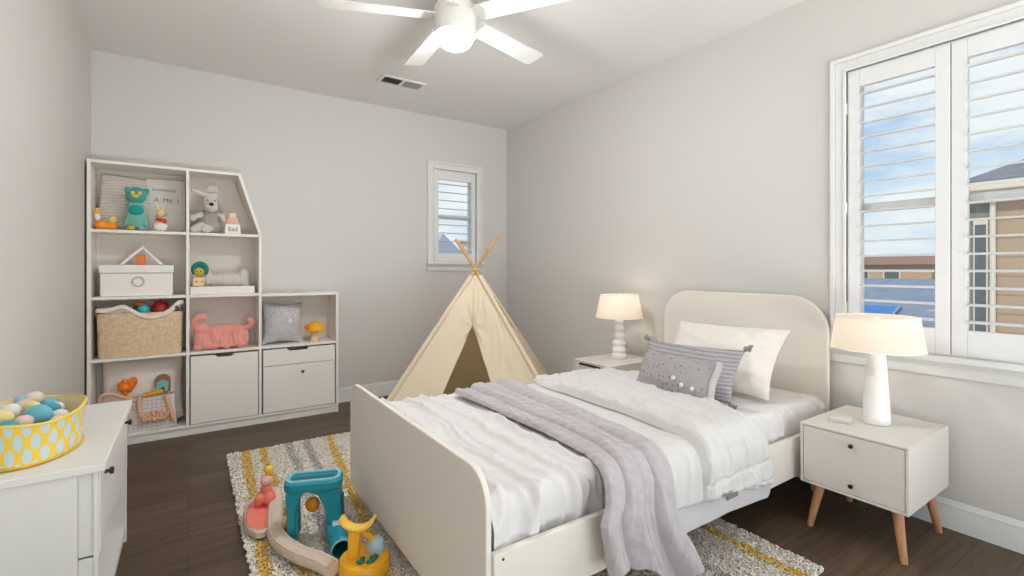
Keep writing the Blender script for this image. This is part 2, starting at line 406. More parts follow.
for k in range(5):
    a = R(86.5+72*k)
    BM = FM @ rotz(a)
    m = MB()
    # blade outline in local (x along the blade, y across)
    pts = [(0.135, -0.052), (0.16, -0.056), (0.66, -0.068), (0.682, -0.062), (0.69, -0.05), (0.69, 0.05), (0.682, 0.062), (0.66, 0.068), (0.16, 0.056), (0.135, 0.052)]
    m.prism(pts, 'z', -0.004, 0.004, 0, BM @ at(0, 0, 2.545) @ Matrix.Rotation(R(-11), 4, 'X'))
    bl = m.build('fan_blade', M_FAN, fan, bevel=0.002)
    m = MB(); m.prism([(0.09, -0.03), (0.17, -0.042), (0.20, -0.02), (0.20, 0.02), (0.17, 0.042), (0.09, 0.03)], 'z', 0.003, 0.009, 0, BM @ at(0, 0, 2.545) @ Matrix.Rotation(R(-11), 4, 'X'))
    m.build('blade_bracket', M_FAN, bl, bevel=0.002)

vent = thing('ceiling_vent', 'white two-section air vent grille set in the ceiling beyond the fan', 'vent', (1.46, 3.79, ZC))
VM = at(1.46, 3.79, 2.74)
m = MB(); a, b = 0.185, 0.085
for p, q in (((-a, -b, -0.012), (a, -b+0.02, 0)), ((-a, b-0.02, -0.012), (a, b, 0)), ((-a, -b+0.02, -0.012), (-a+0.025, b-0.02, 0)), ((a-0.025, -b+0.02, -0.012), (a, b-0.02, 0)), ((-0.01, -b+0.02, -0.012), (0.01, b-0.02, 0))): m.box(p, q, 0, VM)
m.build('vent_frame', M_TRIM, vent, bevel=0.003)
MB().box((-a+0.01, -b+0.01, -0.0015), (a-0.01, b-0.01, -0.0005), 0, VM).build('duct_opening', M_BLACK, vent)
for sx, tl in ((-1, 0.75), (1, -0.75)):
    m = MB()
    for k in range(11):
        x = sx*(0.018+0.0135*(k+0.3))
        m.cbox((0, 0, 0), (0.0012, 2*b-0.04, 0.012), 0, VM @ at(x, 0, -0.0065) @ Matrix.Rotation(tl, 4, 'Y'))
    m.build('vent_slats', mat('vent_slat_grey', (176, 170, 165), 0.5, bump=(40, 0.01)), vent)

# ================================================================== STORAGE SHELF
SY0, SY1 = 4.165, 4.44
shelf = thing('storage_shelf', 'white stepped cubby shelf unit with a slanted shoulder standing along the wall', 'shelf unit', (0.25, 4.30, 0))
t = 0.020
xa, xb, xc, xd = -0.552, -0.003, 0.462, 1.048       # column lines
za, zb, zc_, zd, ze = 0.075, 0.588, 1.006, 1.455, 1.925
def panel(name, pts, axis, a, b, m=M_WHITE):
    return MB().prism(pts, axis, a, b).build(name, m, shelf, bevel=0.002)
def bxp(name, a, b, m=M_WHITE): return MB().box(a, b).build(name, m, shelf, bevel=0.002)
bxp('side_panel', (xa, SY0, 0), (xa+t, SY1, ze))
bxp('divider', (xb-t/2, SY0, za), (xb+t/2, SY1, ze-t))
bxp('divider', (xc-t/2, SY0, za), (xc+t/2, SY1, zd+0.012))
# slanted shoulder panel
panel('slanted_panel', [(0.325-t*0.9, ze), (0.325+0.004, ze), (xc+t/2, zd+0.012), (xc+t/2, zd), (xc-t/2, zd), (xc-t/2, zd+0.010)], 'y', SY0, SY1)
bxp('side_panel', (xd-t, SY0, 0), (xd, SY1, zc_))
bxp('top_panel', (xa+t, SY0, ze-t), (0.325-t*0.5, SY1, ze))
bxp('top_panel', (xc+t/2, SY0, zc_-t), (xd-t, SY1, zc_))
for z, x1 in ((zd, xc), (zc_-0.003, xc), (zb, xd)):
    xs = [xa+t, xb-t/2, xb+t/2, xc-t/2, xc+t/2, xd-t]
    for i in range(0, 6, 2):
        if xs[i] < x1-0.05: bxp('shelf_board', (xs[i], SY0+0.002, z-t/2), (xs[i+1], SY1-0.008, z+t/2))
bxp('bottom_board', (xa+t, SY0, za-t), (xd-t, SY1, za))
bxp('plinth', (xa+t, SY0+0.012, 0), (xd-t, SY0+0.03, za-t))
MB().prism([(xa+t, za), (xd-t, za), (xd-t, zc_-t), (xc, zc_-t), (xc, zd), (0.325-t, ze-t), (xa+t, ze-t)], 'y', SY1-0.008, SY1-0.001).build('back_panel', mat('shelf_back', (226, 217, 207), 0.6, bump=(40, 0.02)), shelf)

# front storage boxes
b1 = thing('storage_box', 'plain greige storage box with a cut-out grip filling the bottom cubby of the middle column', 'storage box', (0.23, 4.3, za))
m = MB(); z0, z1 = za+0.004, 0.566; x0, x1 = 0.014, 0.446
m.prism([(x0, z0), (x1, z0), (x1, z1), (x0+0.27, z1), (x0+0.255, z1-0.018), (x0+0.165, z1-0.018), (x0+0.15, z1), (x0, z1)], 'y', SY0-0.004, SY0+0.012)
m.build('front_panel', M_BOXG, b1, bevel=0.0025)
m = MB(); m.box((x0, SY0+0.012, z0), (x0+0.01, 4.42, z1-0.005)); m.box((x1-0.01, SY0+0.012, z0), (x1, 4.42, z1-0.005)); m.box((x0+0.01, 4.41, z0), (x1-0.01, 4.42, z1-0.005)); m.box((x0+0.01, SY0+0.012, z0), (x1-0.01, 4.41, z0+0.01))
m.build('box_body', M_BOXG, b1)
b2 = thing('storage_box', 'white storage box with a brass knob below the yellow mushroom', 'storage box', (0.75, 4.3, za))
x0, x1 = 0.482, 1.018
m = MB(); m.prism([(x0, 0.442), (x1, 0.442), (x1, z1+0.002), (x0+0.33, z1+0.002), (x0+0.315, z1-0.018), (x0+0.185, z1-0.018), (x0+0.17, z1+0.002), (x0, z1+0.002)], 'y', SY0-0.004, SY0+0.012)
m.build('flap_panel', M_WHITE, b2, bevel=0.003)
MB().box((x0, SY0-0.004, z0), (x1, SY0+0.012, 0.438)).build('front_panel', M_WHITE, b2, bevel=0.003)
m = MB(); m.box((x0, SY0+0.012, z0), (x0+0.01, 4.42, z1-0.005)); m.box((x1-0.01, SY0+0.012, z0), (x1, 4.42, z1-0.005)); m.box((x0+0.01, 4.41, z0), (x1-0.01, 4.42, z1-0.005)); m.box((x0+0.01, SY0+0.012, z0), (x1-0.01, 4.41, z0+0.01))
m.build('box_body', M_WHITE, b2)
k = MB().lathe([(0, -0.022), (0.009, -0.021), (0.012, -0.016), (0.008, -0.008), (0.005, 0), (0, 0)], 16, 0, at(0.765, SY0-0.004, 0.375) @ Matrix.Rotation(R(-90), 4, 'X'), cap=False).build('knob', mat('brass_dark', (110, 88, 62), 0.35, metal=0.8, bump=(40, 0.01)), b2)
k['label'] = 'dark brass knob'

# ------------------------------------------------------------------ cushions (closed two-sided pillow mesh)
def pillow_fn(w, h, th, seed, pinch=0.06, wr=0.006, p=2.6):
    def side(sg):
        def fn(a, b):
            u, v = 2*a-1, 2*b-1
            ed = (1-abs(u)**2.2)*(1-abs(v)**2.2)
            zz = th/2*max(ed, 0)**0.6
            cx = 1-pinch*(1-abs(v)**2)*abs(u)**3; cy = 1-pinch*(1-abs(u)**2)*abs(v)**3
            x = u*w/2*cx; y = v*h/2*cy
            crn = (abs(u)*abs(v))**2
            wv = wr*(N3(u*3+seed, v*3.2, seed*1.7)+0.6*N3(u*7+seed, v*5, seed))*min(1, ed*4+0.15)
            # creases running in from the corners and seams
            wv += wr*0.8*math.sin((u*v)*14+seed)*crn*(1-crn)*3*ed**0.3
            return (x, y, sg*(zz+wv))
        return fn
    return side
def pillow(name, w, h, th, M, m, parent, seed=1.0, n=44, **kw):
    f = pillow_fn(w, h, th, seed, **kw)
    mb = MB(); mb.grid(f(1), n, n, 0, M); mb.grid(f(-1), n, n, 0, M)
    o = mb.build(name, m, parent, angle=180, fixn=False)
    bm = bmesh.new(); bm.from_mesh(o.data); bmesh.ops.remove_doubles(bm, verts=bm.verts, dist=0.0004); bmesh.ops.recalc_face_normals(bm, faces=bm.faces); bm.to_mesh(o.data); bm.free()
    o.data.polygons.foreach_set('use_smooth', [True]*len(o.data.polygons))
    return o
def stand(x, y, z, yaw=0.0, lean=0.0, roll=0.0):
    """frame whose local x is across, local y is up, local z faces -Y (towards the room) ; lean tips the top back"""
    return at(x, y, z) @ rotz(yaw) @ Matrix.Rotation(R(90)-lean, 4, 'X') @ Matrix.Rotation(roll, 4, 'Z')

zA = zd+t/2; zB = zc_-0.003+t/2; zC = zb+t/2; zD = za
cu = thing('knit_cushion', 'oatmeal ribbed knit cushion standing in the top cubby behind the orange toy', 'cushion', (-0.385, 4.33, zA))
pillow('cushion_cover', 0.285, 0.41, 0.09, stand(-0.372, 4.365, zA+0.197, 0.05, 0.12, -0.07), wavemat('knit_oatmeal', (222, 213, 204), (204, 195, 186), 15, 'Z', bumps=0.35, dist=3.5, dscale=2), cu, 2.0, pinch=0.02)

# orange toy (two little giraffes/ducks pair)
M_OR = mat('plastic_orange', (246, 152, 30), 0.4, bump=(60, 0.02), var=0.05)
M_OR2 = mat('plastic_deep_orange', (236, 118, 30), 0.4, bump=(60, 0.02))
M_YE = mat('plastic_yellow', (250, 196, 60), 0.4, bump=(60, 0.02))
M_PYE = mat('plastic_pale_yellow', (240, 208, 110), 0.5, bump=(60, 0.02))
M_TEAL = mat('plush_teal', (70, 168, 165), 0.95, bump=(160, 0.7, 4), sheen=0.3)
M_TEAL2 = mat('plush_light_teal', (120, 188, 175), 0.95, bump=(160, 0.7, 4), sheen=0.3)
M_RED = mat('toy_red', (206, 52, 40), 0.45, bump=(60, 0.02))
ot = thing('toy_duck', 'small orange toy animal with a pale head beside the oatmeal cushion', 'toy', (-0.48, 4.24, zA))
m = MB(); m.ell((-0.487, 4.225, zA+0.035), (0.036, 0.035, 0.034)); m.ell((-0.43, 4.228, zA+0.025), (0.030, 0.03, 0.024)); m.ell((-0.458, 4.23, zA+0.024), (0.03, 0.028, 0.022)); m.build('toy_body', M_OR, ot, remesh=0.005)
m = MB(); m.ell((-0.505, 4.23, zA+0.085), (0.016, 0.016, 0.035), e=(0, -0.15, 0)); m.build('toy_neck', mat('toy_white', (238, 234, 226), 0.5, bump=(60, 0.02)), ot)
m = MB(); m.ell((-0.505, 4.225, zA+0.125), (0.023, 0.022, 0.022)); m.tube([(-0.505, 4.20, zA+0.123), (-0.50, 4.185, zA+0.118)], [0.009, 0.003]); m.build('toy_head', M_PYE, ot, remesh=0.004)
m = MB(); m.ell((-0.424, 4.225, zA+0.075), (0.024, 0.022, 0.024)); m.tube([(-0.43, 4.226, zA+0.045), (-0.425, 4.226, zA+0.07)], 0.012); m.build('toy_tail', M_PYE, ot, remesh=0.004)
for dx in (-0.008, 0.008): MB().ell((-0.505+dx, 4.205, zA+0.13), 0.003).build('eye', M_BLACK, ot)

# teal plush
tp = thing('plush_bird', 'shaggy teal plush creature with a yellow beak sitting next to the picture board', 'plush toy', (-0.30, 4.24, zA))
m = MB(); m.ell((-0.30+0.000, 4.233, zA+0.085), (0.058, 0.048, 0.085)); m.ell((-0.30+0.000, 4.228, zA+0.155), (0.05, 0.045, 0.05))
m.ell((-0.345+0.000, 4.223, zA+0.075), (0.02, 0.025, 0.055), e=(0, 0.3, 0)); m.ell((-0.255+0.000, 4.223, zA+0.07), (0.02, 0.025, 0.055), e=(0, -0.3, 0)); m.build('plush_body', M_TEAL2, tp, remesh=0.005)
m = MB(); m.ell((-0.298+0.000, 4.198, zA+0.14), (0.042, 0.03, 0.036)); m.build('bib', mat('felt_turquoise', (28, 160, 158), 0.9, bump=(200, 0.4)), tp)
m = MB(); m.ell((-0.298+0.000, 4.223, zA+0.24), (0.058, 0.05, 0.055)); m.ell((-0.345+0.000, 4.228, zA+0.275), (0.02, 0.016, 0.03), e=(0, -0.5, 0)); m.ell((-0.250+0.000, 4.228, zA+0.275), (0.024, 0.016, 0.03), e=(0, 0.7, 0))
for q in range(9):
    a = q/9*PI*1.2-0.3; m.ell((-0.298+0.05*math.cos(a), 4.23, zA+0.25+0.045*math.sin(a)), (0.012, 0.012, 0.014))
m.build('plush_head', M_TEAL, tp, remesh=0.0045)
m = MB(); m.ell((-0.30+0.000, 4.168, zA+0.235), (0.022, 0.018, 0.014)); m.build('beak', mat('felt_yellow', (226, 200, 74), 0.9, bump=(200, 0.4)), tp)
for dx in (-0.018, 0.023): MB().ell((-0.298+dx+0.000, 4.176, zA+0.258), (0.011, 0.008, 0.012)).build('eye', M_PYE, tp)
for dx in (-0.028, 0.03): MB().ell((-0.298+dx+0.000, 4.188, zA+0.016), (0.022, 0.034, 0.016)).build('foot', mat('felt_gold', (224, 186, 60), 0.9, bump=(200, 0.4)) if dx < 0 else M_TEAL2, tp)

# picture board / book with lettering
bk = thing('picture_board', 'pale grey board with two lines of lettering leaning at the back of the top cubby', 'book', (-0.14, 4.38, zA))
BMx = stand(-0.137, 4.375, zA+0.199, 0.0, 0.05)
MB().box((-0.118, -0.197, -0.008), (0.118, 0.197, 0.008), 0, BMx).build('cover', mat('card_pale', (218, 212, 206), 0.6, bump=(100, 0.03)), bk, bevel=0.003)
MB().box((0.098, -0.195, 0.008), (0.101, 0.195, 0.0085), 0, BMx).build('spine_crease', mat('card_crease', (188, 185, 184), 0.6, bump=(100, 0.03)), bk)
M_INK = mat('ink_grey', (92, 88, 92), 0.7, bump=(60, 0.01))
text_mesh('lettering', 'SUVEREROSES', 0.023, BMx @ at(-0.01, 0.115, 0.0085), M_INK, bk)
text_mesh('lettering', 'A', 0.045, BMx @ at(-0.055, 0.04, 0.0085), M_INK, bk); text_mesh('lettering', 'Mti', 0.045, BMx @ at(0.012, 0.04, 0.0085), M_INK, bk); text_mesh('lettering', '1', 0.045, BMx @ at(0.072, 0.04, 0.0085), M_INK, bk)

# bunny figure with a red bow on a white pot
bn = thing('toy_rabbit', 'little cream rabbit figure with a red bow in front of the lettered board', 'toy', (-0.165, 4.23, zA))
m = MB(); m.ell((-0.165, 4.23, zA+0.036), (0.046, 0.038, 0.036)); m.build('round_base', dotmat('toy_spot_white', (238, 232, 220), (200, 60, 50), 42, 0.2, 0.5), bn)
m = MB(); m.ell((-0.160, 4.215, zA+0.083), (0.026, 0.014, 0.014), e=(0, 0.2, 0)); m.ell((-0.14, 4.215, zA+0.074), (0.016, 0.012, 0.02)); m.ell((-0.18, 4.215, zA+0.086), (0.014, 0.012, 0.013)); m.build('bow', M_RED, bn, remesh=0.004)
m = MB(); m.ell((-0.163, 4.23, zA+0.125), (0.026, 0.024, 0.032)); m.ell((-0.182, 4.232, zA+0.172), (0.009, 0.007, 0.03), e=(0, -0.35, 0)); m.ell((-0.148, 4.232, zA+0.172), (0.009, 0.007, 0.028), e=(0, 0.3, 0)); m.ell((-0.15, 4.21, zA+0.12), (0.014, 0.014, 0.011))
m.build('head', mat('toy_cream', (238, 214, 158), 0.6, bump=(60, 0.05)), bn, remesh=0.004)
m = MB(); m.tube([(-0.198, 4.215, zA+0.105), (-0.18, 4.205, zA+0.11), (-0.168, 4.205, zA+0.112)], 0.0022, 6); m.tube([(-0.155, 4.205, zA+0.108), (-0.135, 4.205, zA+0.115), (-0.125, 4.21, zA+0.125)], 0.004, 6); m.build('whisker', mat('toy_brown', (140, 110, 84), 0.6, bump=(60, 0.02)), bn)

# plush dog
M_PD = mat('plush_pale_grey', (214, 206, 200), 0.95, bump=(120, 0.6, 4), sheen=0.3)
M_PD2 = mat('plush_mid_grey', (168, 160, 154), 0.95, bump=(120, 0.6, 4), sheen=0.3)
dg = thing('plush_dog', 'pale grey floppy plush dog with a dark nose seated in the shouldered cubby', 'plush toy', (0.12, 4.28, zA))
m = MB(); m.ell((0.135, 4.29, zA+0.10), (0.07, 0.06, 0.10)); m.ell((0.125, 4.28, zA+0.05), (0.09, 0.06, 0.05)); m.build('body', M_PD2, dg, remesh=0.006)
m = MB(); m.ell((0.14, 4.255, zA+0.225), (0.052, 0.05, 0.055)); m.ell((0.142, 4.225, zA+0.20), (0.046, 0.045, 0.042)); m.ell((0.145, 4.275, zA+0.28), (0.045, 0.04, 0.03)); m.build('head', M_PD, dg, remesh=0.006)
m = MB(); m.tube([(0.115, 4.26, zA+0.285), (0.07, 4.255, zA+0.30), (0.028, 4.25, zA+0.315)], [0.02, 0.017, 0.012], 12); m.ell((0.028, 4.25, zA+0.315), 0.013); m.build('ear', M_PD, dg)
m = MB(); m.tube([(0.178, 4.25, zA+0.25), (0.20, 4.235, zA+0.21), (0.212, 4.23, zA+0.165)], [0.014, 0.02, 0.014], 12); m.build('ear', M_PD2, dg)
m = MB(); m.ell((0.145, 4.27, zA+0.325), (0.035, 0.03, 0.02)); m.tube([(0.118, 4.26, zA+0.315), (0.13, 4.25, zA+0.352), (0.17, 4.25, zA+0.35), (0.185, 4.26, zA+0.315)], [0.012, 0.014, 0.014, 0.01], 12); m.build('top_knot', M_PD, dg, remesh=0.005)
MB().ell((0.142, 4.178, zA+0.213), (0.015, 0.010, 0.012)).build('nose', M_BLACK, dg)
for dx in (-0.022, 0.022): MB().ell((0.142+dx, 4.207, zA+0.245), 0.0045).build('eye', M_BLACK, dg)
m = MB(); m.tube([(0.08, 4.26, zA+0.14), (0.05, 4.235, zA+0.125), (0.03, 4.225, zA+0.11)], [0.022, 0.02, 0.017], 12); m.ell((0.03, 4.225, zA+0.11), 0.023); m.build('arm', M_PD, dg)
m = MB(); m.tube([(0.19, 4.27, zA+0.15), (0.215, 4.245, zA+0.13), (0.225, 4.235, zA+0.10)], [0.022, 0.02, 0.015], 12); m.ell((0.225, 4.235, zA+0.10), 0.016); m.build('arm', M_PD, dg)
m = MB(); m.tube([(0.09, 4.25, zA+0.05), (0.055, 4.225, zA+0.035), (0.035, 4.215, zA+0.025)], [0.035, 0.034, 0.024], 12); m.ell((0.035, 4.215, zA+0.026), 0.026); m.build('leg', M_PD, dg)
m = MB(); m.tube([(0.13, 4.24, zA+0.04), (0.115, 4.21, zA+0.035), (0.11, 4.198, zA+0.035)], [0.03, 0.03, 0.03], 12); m.ell((0.11, 4.2, zA+0.032), (0.034, 0.02, 0.032)); m.build('leg', M_PD, dg)

# lettered toy house block
hb = thing('toy_house_block', 'small white lettered house block with a pink tiled top next to the plush dog', 'toy', (0.28, 4.24, zA))
m = MB(); m.prism([(0.226, zA+0.001), (0.334, zA+0.001), (0.328, zA+0.075), (0.232, zA+0.075)], 'y', 4.20, 4.27); m.build('block_body', mat('block_white', (240, 236, 226), 0.5, bump=(60, 0.02)), hb, bevel=0.004)
m = MB(); m.prism([(0.236, zA+0.076), (0.322, zA+0.076), (0.310, zA+0.122), (0.246, zA+0.122)], 'y', 4.207, 4.262); m.build('block_roof', dotmat('block_pink_check', (238, 180, 160), (222, 90, 78), 70, 0.22, 0.5), hb, bevel=0.004)
m = MB(); m.box((0.256, 4.215, zA+0.123), (0.302, 4.255, zA+0.16)); m.build('chimney_block', mat('block_cream', (240, 212, 176), 0.5, bump=(60, 0.02)), hb, bevel=0.004)
text_mesh('lettering', 'Ead', 0.045, at(0.281, 4.1995, zA+0.036) @ Matrix.Rotation(R(90), 4, 'X'), M_INK, hb)

# keepsake box with lid and round ring, and house-shaped frame on it
kb = thing('keepsake_box', 'white lidded box with a round ring pull in the second cubby', 'box', (-0.29, 4.29, zB))
x0, x1 = -0.495, -0.085
MB().box((x0+0.006, 4.195, zB+0.001), (x1-0.006, 4.42, zB+0.158)).build('box_body', M_WHITE, kb, bevel=0.004)
MB().box((x0, 4.188, zB+0.160), (x1, 4.428, zB+0.215)).build('box_lid', M_WHITE, kb, bevel=0.004)
prof = [(0.031+0.006*math.cos(a), 0.006*math.sin(a)) for a in [2*PI*q/10 for q in range(11)]]
MB().lathe(prof, 32, 0, at(-0.285, 4.189, zB+0.10) @ Matrix.Rotation(R(90), 4, 'X'), cap=False).build('ring_pull', mat('ring_grey', (206, 199, 193), 0.5, bump=(60, 0.02)), kb)
hf = thing('roof_frame', 'white gable-shaped wooden frame standing on top of the keepsake box', 'ornament', (-0.27, 4.27, zB+0.215))
zt_ = zB+0.2155
for pts in ([(-0.395, 0), (-0.372, 0), (-0.263, 0.112), (-0.266, 0.135)], [(-0.143, 0), (-0.166, 0), (-0.263, 0.112), (-0.266, 0.135)]):
    MB().prism([(p[0], zt_+p[1]) for p in pts], 'y', 4.235, 4.30).build('roof_slope', M_WHITE, hf, bevel=0.002)
ob = thing('toy_lantern', 'orange cube toy under the white gable frame', 'toy', (-0.277, 4.28, zt_))
MB().box((-0.301, 4.245, zt_+0.0005), (-0.253, 4.292, zt_+0.072)).build('cube_body', M_OR2, ob, bevel=0.006, seg=3)
MB().lathe([(0.010, 0), (0.014, 0), (0.014, 0.003), (0.010, 0.003), (0.010, 0)], 16, 0, at(-0.277, 4.2445, zt_+0.04) @ Matrix.Rotation(R(90), 4, 'X'), cap=False).build('face_ring', M_OR, ob)

# tray with figure and bolster
tr = thing('toy_tray', 'shallow white tray in the second cubby holding the knitted bolster', 'tray', (0.22, 4.28, zB))
m = MB(); x0, x1 = 0.012, 0.425; y0, y1 = 4.185, 4.40
m.box((x0, y0, zB+0.001), (x1, y1, zB+0.008)); m.box((x0, y0, zB+0.008), (x1, y0+0.008, zB+0.058)); m.box((x0, y1-0.008, zB+0.008), (x1, y1, zB+0.058)); m.box((x0, y0+0.008, zB+0.008), (x0+0.008, y1-0.008, zB+0.058)); m.box((x1-0.008, y0+0.008, zB+0.008), (x1, y1-0.008, zB+0.058))
m.build('tray_body', M_WHITE, tr, bevel=0.002)
bo = thing('knit_bolster', 'cream knitted bone-shaped bolster lying in the white tray', 'cushion', (0.25, 4.31, zB+0.06))
m = MB(); zz = zB+0.10
m.ell((0.235, 4.305, zz), (0.15, 0.065, 0.062)); m.ell((0.115, 4.305, zz+0.015), (0.05, 0.06, 0.06)); m.ell((0.355, 4.305, zz+0.03), (0.042, 0.055, 0.062)); m.ell((0.36, 4.30, zz-0.02), (0.04, 0.055, 0.05))
m.build('bolster_cover', wavemat('knit_cream', (226, 217, 208), (212, 203, 193), 22, 'X', bumps=0.35, dist=3, dscale=2), bo, remesh=0.006)
fg = thing('toy_figure', 'little wooden-faced doll with teal curly hair at the end of the tray', 'doll', (0.055, 4.20, zB+0.058))
m = MB(); m.box((0.026, 4.195, zB+0.060), (0.100, 4.235, zB+0.125)); m.build('doll_body', mat('block_birch', (232, 208, 172), 0.5, bump=(60, 0.02), var=0.05), fg, bevel=0.008, seg=3)
m = MB(); m.ell((0.066, 4.21, zB+0.165), (0.034, 0.026, 0.034)); m.build('doll_head', mat('doll_tan', (204, 168, 70), 0.6, bump=(60, 0.05)), fg)
m = MB()
for q in range(11):
    a = -0.5+q/10*(PI+1.0); m.ell((0.072+0.038*math.cos(a), 4.218, zB+0.183+0.042*math.sin(a)), (0.019, 0.022, 0.019))
m.ell((0.074, 4.236, zB+0.19), (0.046, 0.02, 0.046))
m.build('doll_hair', mat('hair_teal', (22, 128, 128), 0.8, bump=(200, 0.5)), fg, remesh=0.005)
for dx in (-0.012, 0.012): MB().ell((0.064+dx, 4.185, zB+0.17), 0.004).build('eye', M_BLACK, fg)
for dx in (-0.014, 0.023): MB().ell((0.063+dx, 4.1945, zB+0.095), (0.008, 0.003, 0.008)).build('button', M_OR, fg)

# wicker basket with cloth liner and toys
M_WICK = mat('wicker', (232, 206, 172), 0.8, bump=(80, 0.3, 3), var=0.14, varscale=40)
M_LINER = mat('liner_cream', (234, 224, 214), 0.9, bump=(300, 0.2, 3))
wb = thing('wicker_basket', 'rectangular natural wicker basket with a cream cloth liner in the third cubby', 'basket', (-0.265, 4.31, zC))
bx0, bx1, by0, by1, bz0, bz1 = -0.505, -0.036, 4.182, 4.415, zC+0.002, zC+0.30
def rrect(a):
    """rounded rectangle, a in 0..1, unit half extents"""
    th = 2*PI*a; c, s = math.cos(th), math.sin(th); n = 9
    r = (abs(c)**n+abs(s)**n)**(-1/n)
    return c*r, s*r
def wick(a, b):
    x, y = rrect(a); per = 104
    col = math.cos(PI*a*per); row = b*44
    d = 0.0038*col*math.cos(PI*row) + 0.002*abs(math.cos(PI*row))
    sc = 0.965+0.035*b
    return ((bx0+bx1)/2+x*((bx1-bx0)/2*sc+d), (by0+by1)/2+y*((by1-by0)/2*sc+d), bz0+b*(bz1-bz0))
m = MB(); m.grid(wick, 416, 133, closeu=True)
m.grid(lambda a, b: ((bx0+bx1)/2+rrect(a)[0]*0.945*(bx1-bx0)/2*(1-0.0*b), (by0+by1)/2+rrect(a)[1]*0.93*(by1-by0)/2, bz0+0.004+b*(bz1-bz0-0.004)), 64, 2, closeu=True)
m.box((bx0+0.012, by0+0.012, bz0), (bx1-0.012, by1-0.012, bz0+0.006))
m.build('wicker_body', M_WICK, wb, angle=180)
def liner(a, b):
    # folded cloth over the rim: b 0 = outside hem, 1 = inside hem. front dips in the middle
    x, y = rrect(a)
    dip = 0.0
    front = max(0, -y)
    lx = (x+1)/2
    if y < -0.5: dip = 0.055*math.exp(-((lx-0.62)/0.24)**2) - 0.03*math.exp(-((lx-0.31)/0.12)**2) - 0.05*math.exp(-((lx-0.97)/0.10)**2)
    top = bz1+0.028-dip
    ang = PI*b
    off = 0.013*math.cos(ang)
    hem = 0.045*max(0, abs(math.cos(ang))-0.45)/0.55
    wob = 0.004*N3(a*22, b*3, 4)
    if y < -0.5 and b < 0.5: hem *= 0.35+0.4*abs(N3(lx*3, 1, 2))
    return ((bx0+bx1)/2+x*((bx1-bx0)/2+off+wob), (by0+by1)/2+y*((by1-by0)/2+off+wob), top-hem+0.010*math.sin(ang))
m = MB(); m.grid(liner, 160, 15, closeu=True); m.build('cloth_liner', M_LINER, wb, angle=180, solid=0.003)
MB().lathe([(0, 0), (0.010, 0), (0.012, 0.003), (0.006, 0.006), (0, 0.006)], 16, 0, at(-0.066, by0-0.012, bz1+0.03) @ Matrix.Rotation(R(90), 4, 'X'), cap=False).build('button', mat('button_brown', (120, 88, 74), 0.5, bump=(60, 0.02)), wb)
zz = bz1
tt = thing('toy_bird', 'turquoise toy with an orange cap poking out of the wicker basket', 'toy', (-0.28, 4.27, zz-0.05))
m = MB(); m.ell((-0.262, 4.25, zz+0.018), (0.036, 0.032, 0.036)); m.ell((-0.278, 4.26, zz-0.02), (0.03, 0.03, 0.035)); m.build('toy_body', mat('plastic_turquoise', (60, 196, 204), 0.35, bump=(60, 0.02)), tt, remesh=0.004)
m = MB(); m.ell((-0.285, 4.27, zz+0.055), (0.036, 0.03, 0.016)); m.ell((-0.295, 4.26, zz+0.062), (0.018, 0.018, 0.014)); m.build('toy_cap', M_OR2, tt, remesh=0.004)
m = MB(); m.ell((-0.30, 4.262, zz+0.02), (0.024, 0.024, 0.03)); m.build('toy_wing', mat('plastic_dark_green', (40, 72, 60), 0.4, bump=(60, 0.02)), tt)
tr2 = thing('toy_ball', 'red dome-shaped toy beside the turquoise one in the wicker basket', 'toy', (-0.16, 4.28, zz-0.05))
m = MB(); m.lathe([(0, -0.05), (0.05, -0.05), (0.054, 0.0), (0.046, 0.035), (0.03, 0.055), (0, 0.062)], 28, 0, at(-0.165, 4.28, zz+0.012), cap=False); m.build('dome', mat('toy_dark_red', (176, 36, 36), 0.5, bump=(60, 0.03)), tr2)
m = MB(); m.lathe([(0, 0), (0.01, 0), (0.01, 0.008), (0, 0.010)], 16, 0, at(-0.165, 4.28, zz+0.073), cap=False); m.build('dome_button', M_RED, tr2)

# pink plush elephant-like blanket toy
M_PK = mat('plush_coral', (243, 164, 152), 0.95, bump=(140, 0.6, 4), sheen=0.4, var=0.05, varscale=14)
pk = thing('plush_elephant', 'coral pink floppy plush animal draped on the middle shelf', 'plush toy', (0.21, 4.30, zC))
m = MB(); zz = zC
m.ell((0.22+0.012, 4.300, zz+0.115), (0.15, 0.075, 0.065)); m.ell((0.30+0.012, 4.290, zz+0.10), (0.08, 0.08, 0.075))
random.seed(3)
for q in range(13):
    x = 0.115+q*0.0215; m.tube([(x, 4.245+0.012*math.sin(q*2.1), zz+0.125), (x+0.004*math.sin(q*1.7), 4.215+0.012*math.sin(q*1.3), zz+0.07), (x+0.012*math.sin(q), 4.205+0.012*math.sin(q*2.3), zz+0.017)], [0.012, 0.013, 0.014], 10)
m.build('draped_body', M_PK, pk, remesh=0.0042)
m = MB(); m.ell((0.075+0.012, 4.255, zz+0.145), (0.055, 0.05, 0.058)); m.ell((0.055+0.012, 4.225, zz+0.075), (0.034, 0.034, 0.072)); m.ell((0.085+0.012, 4.222, zz+0.062), (0.034, 0.032, 0.058)); m.ell((0.045+0.012, 4.220, zz+0.025), (0.028, 0.03, 0.023)); m.ell((0.12+0.012, 4.218, zz+0.03), (0.034, 0.026, 0.026)); m.build('head', M_PK, pk, remesh=0.005)
m = MB(); m.tube([(0.028+0.012, 4.250, zz+0.17), (0.025+0.012, 4.235, zz+0.215), (0.055+0.012, 4.235, zz+0.245), (0.095+0.012, 4.235, zz+0.245), (0.10+0.012, 4.235, zz+0.225)], [0.022, 0.024, 0.026, 0.024, 0.018], 12); m.build('ear', M_PK, pk)
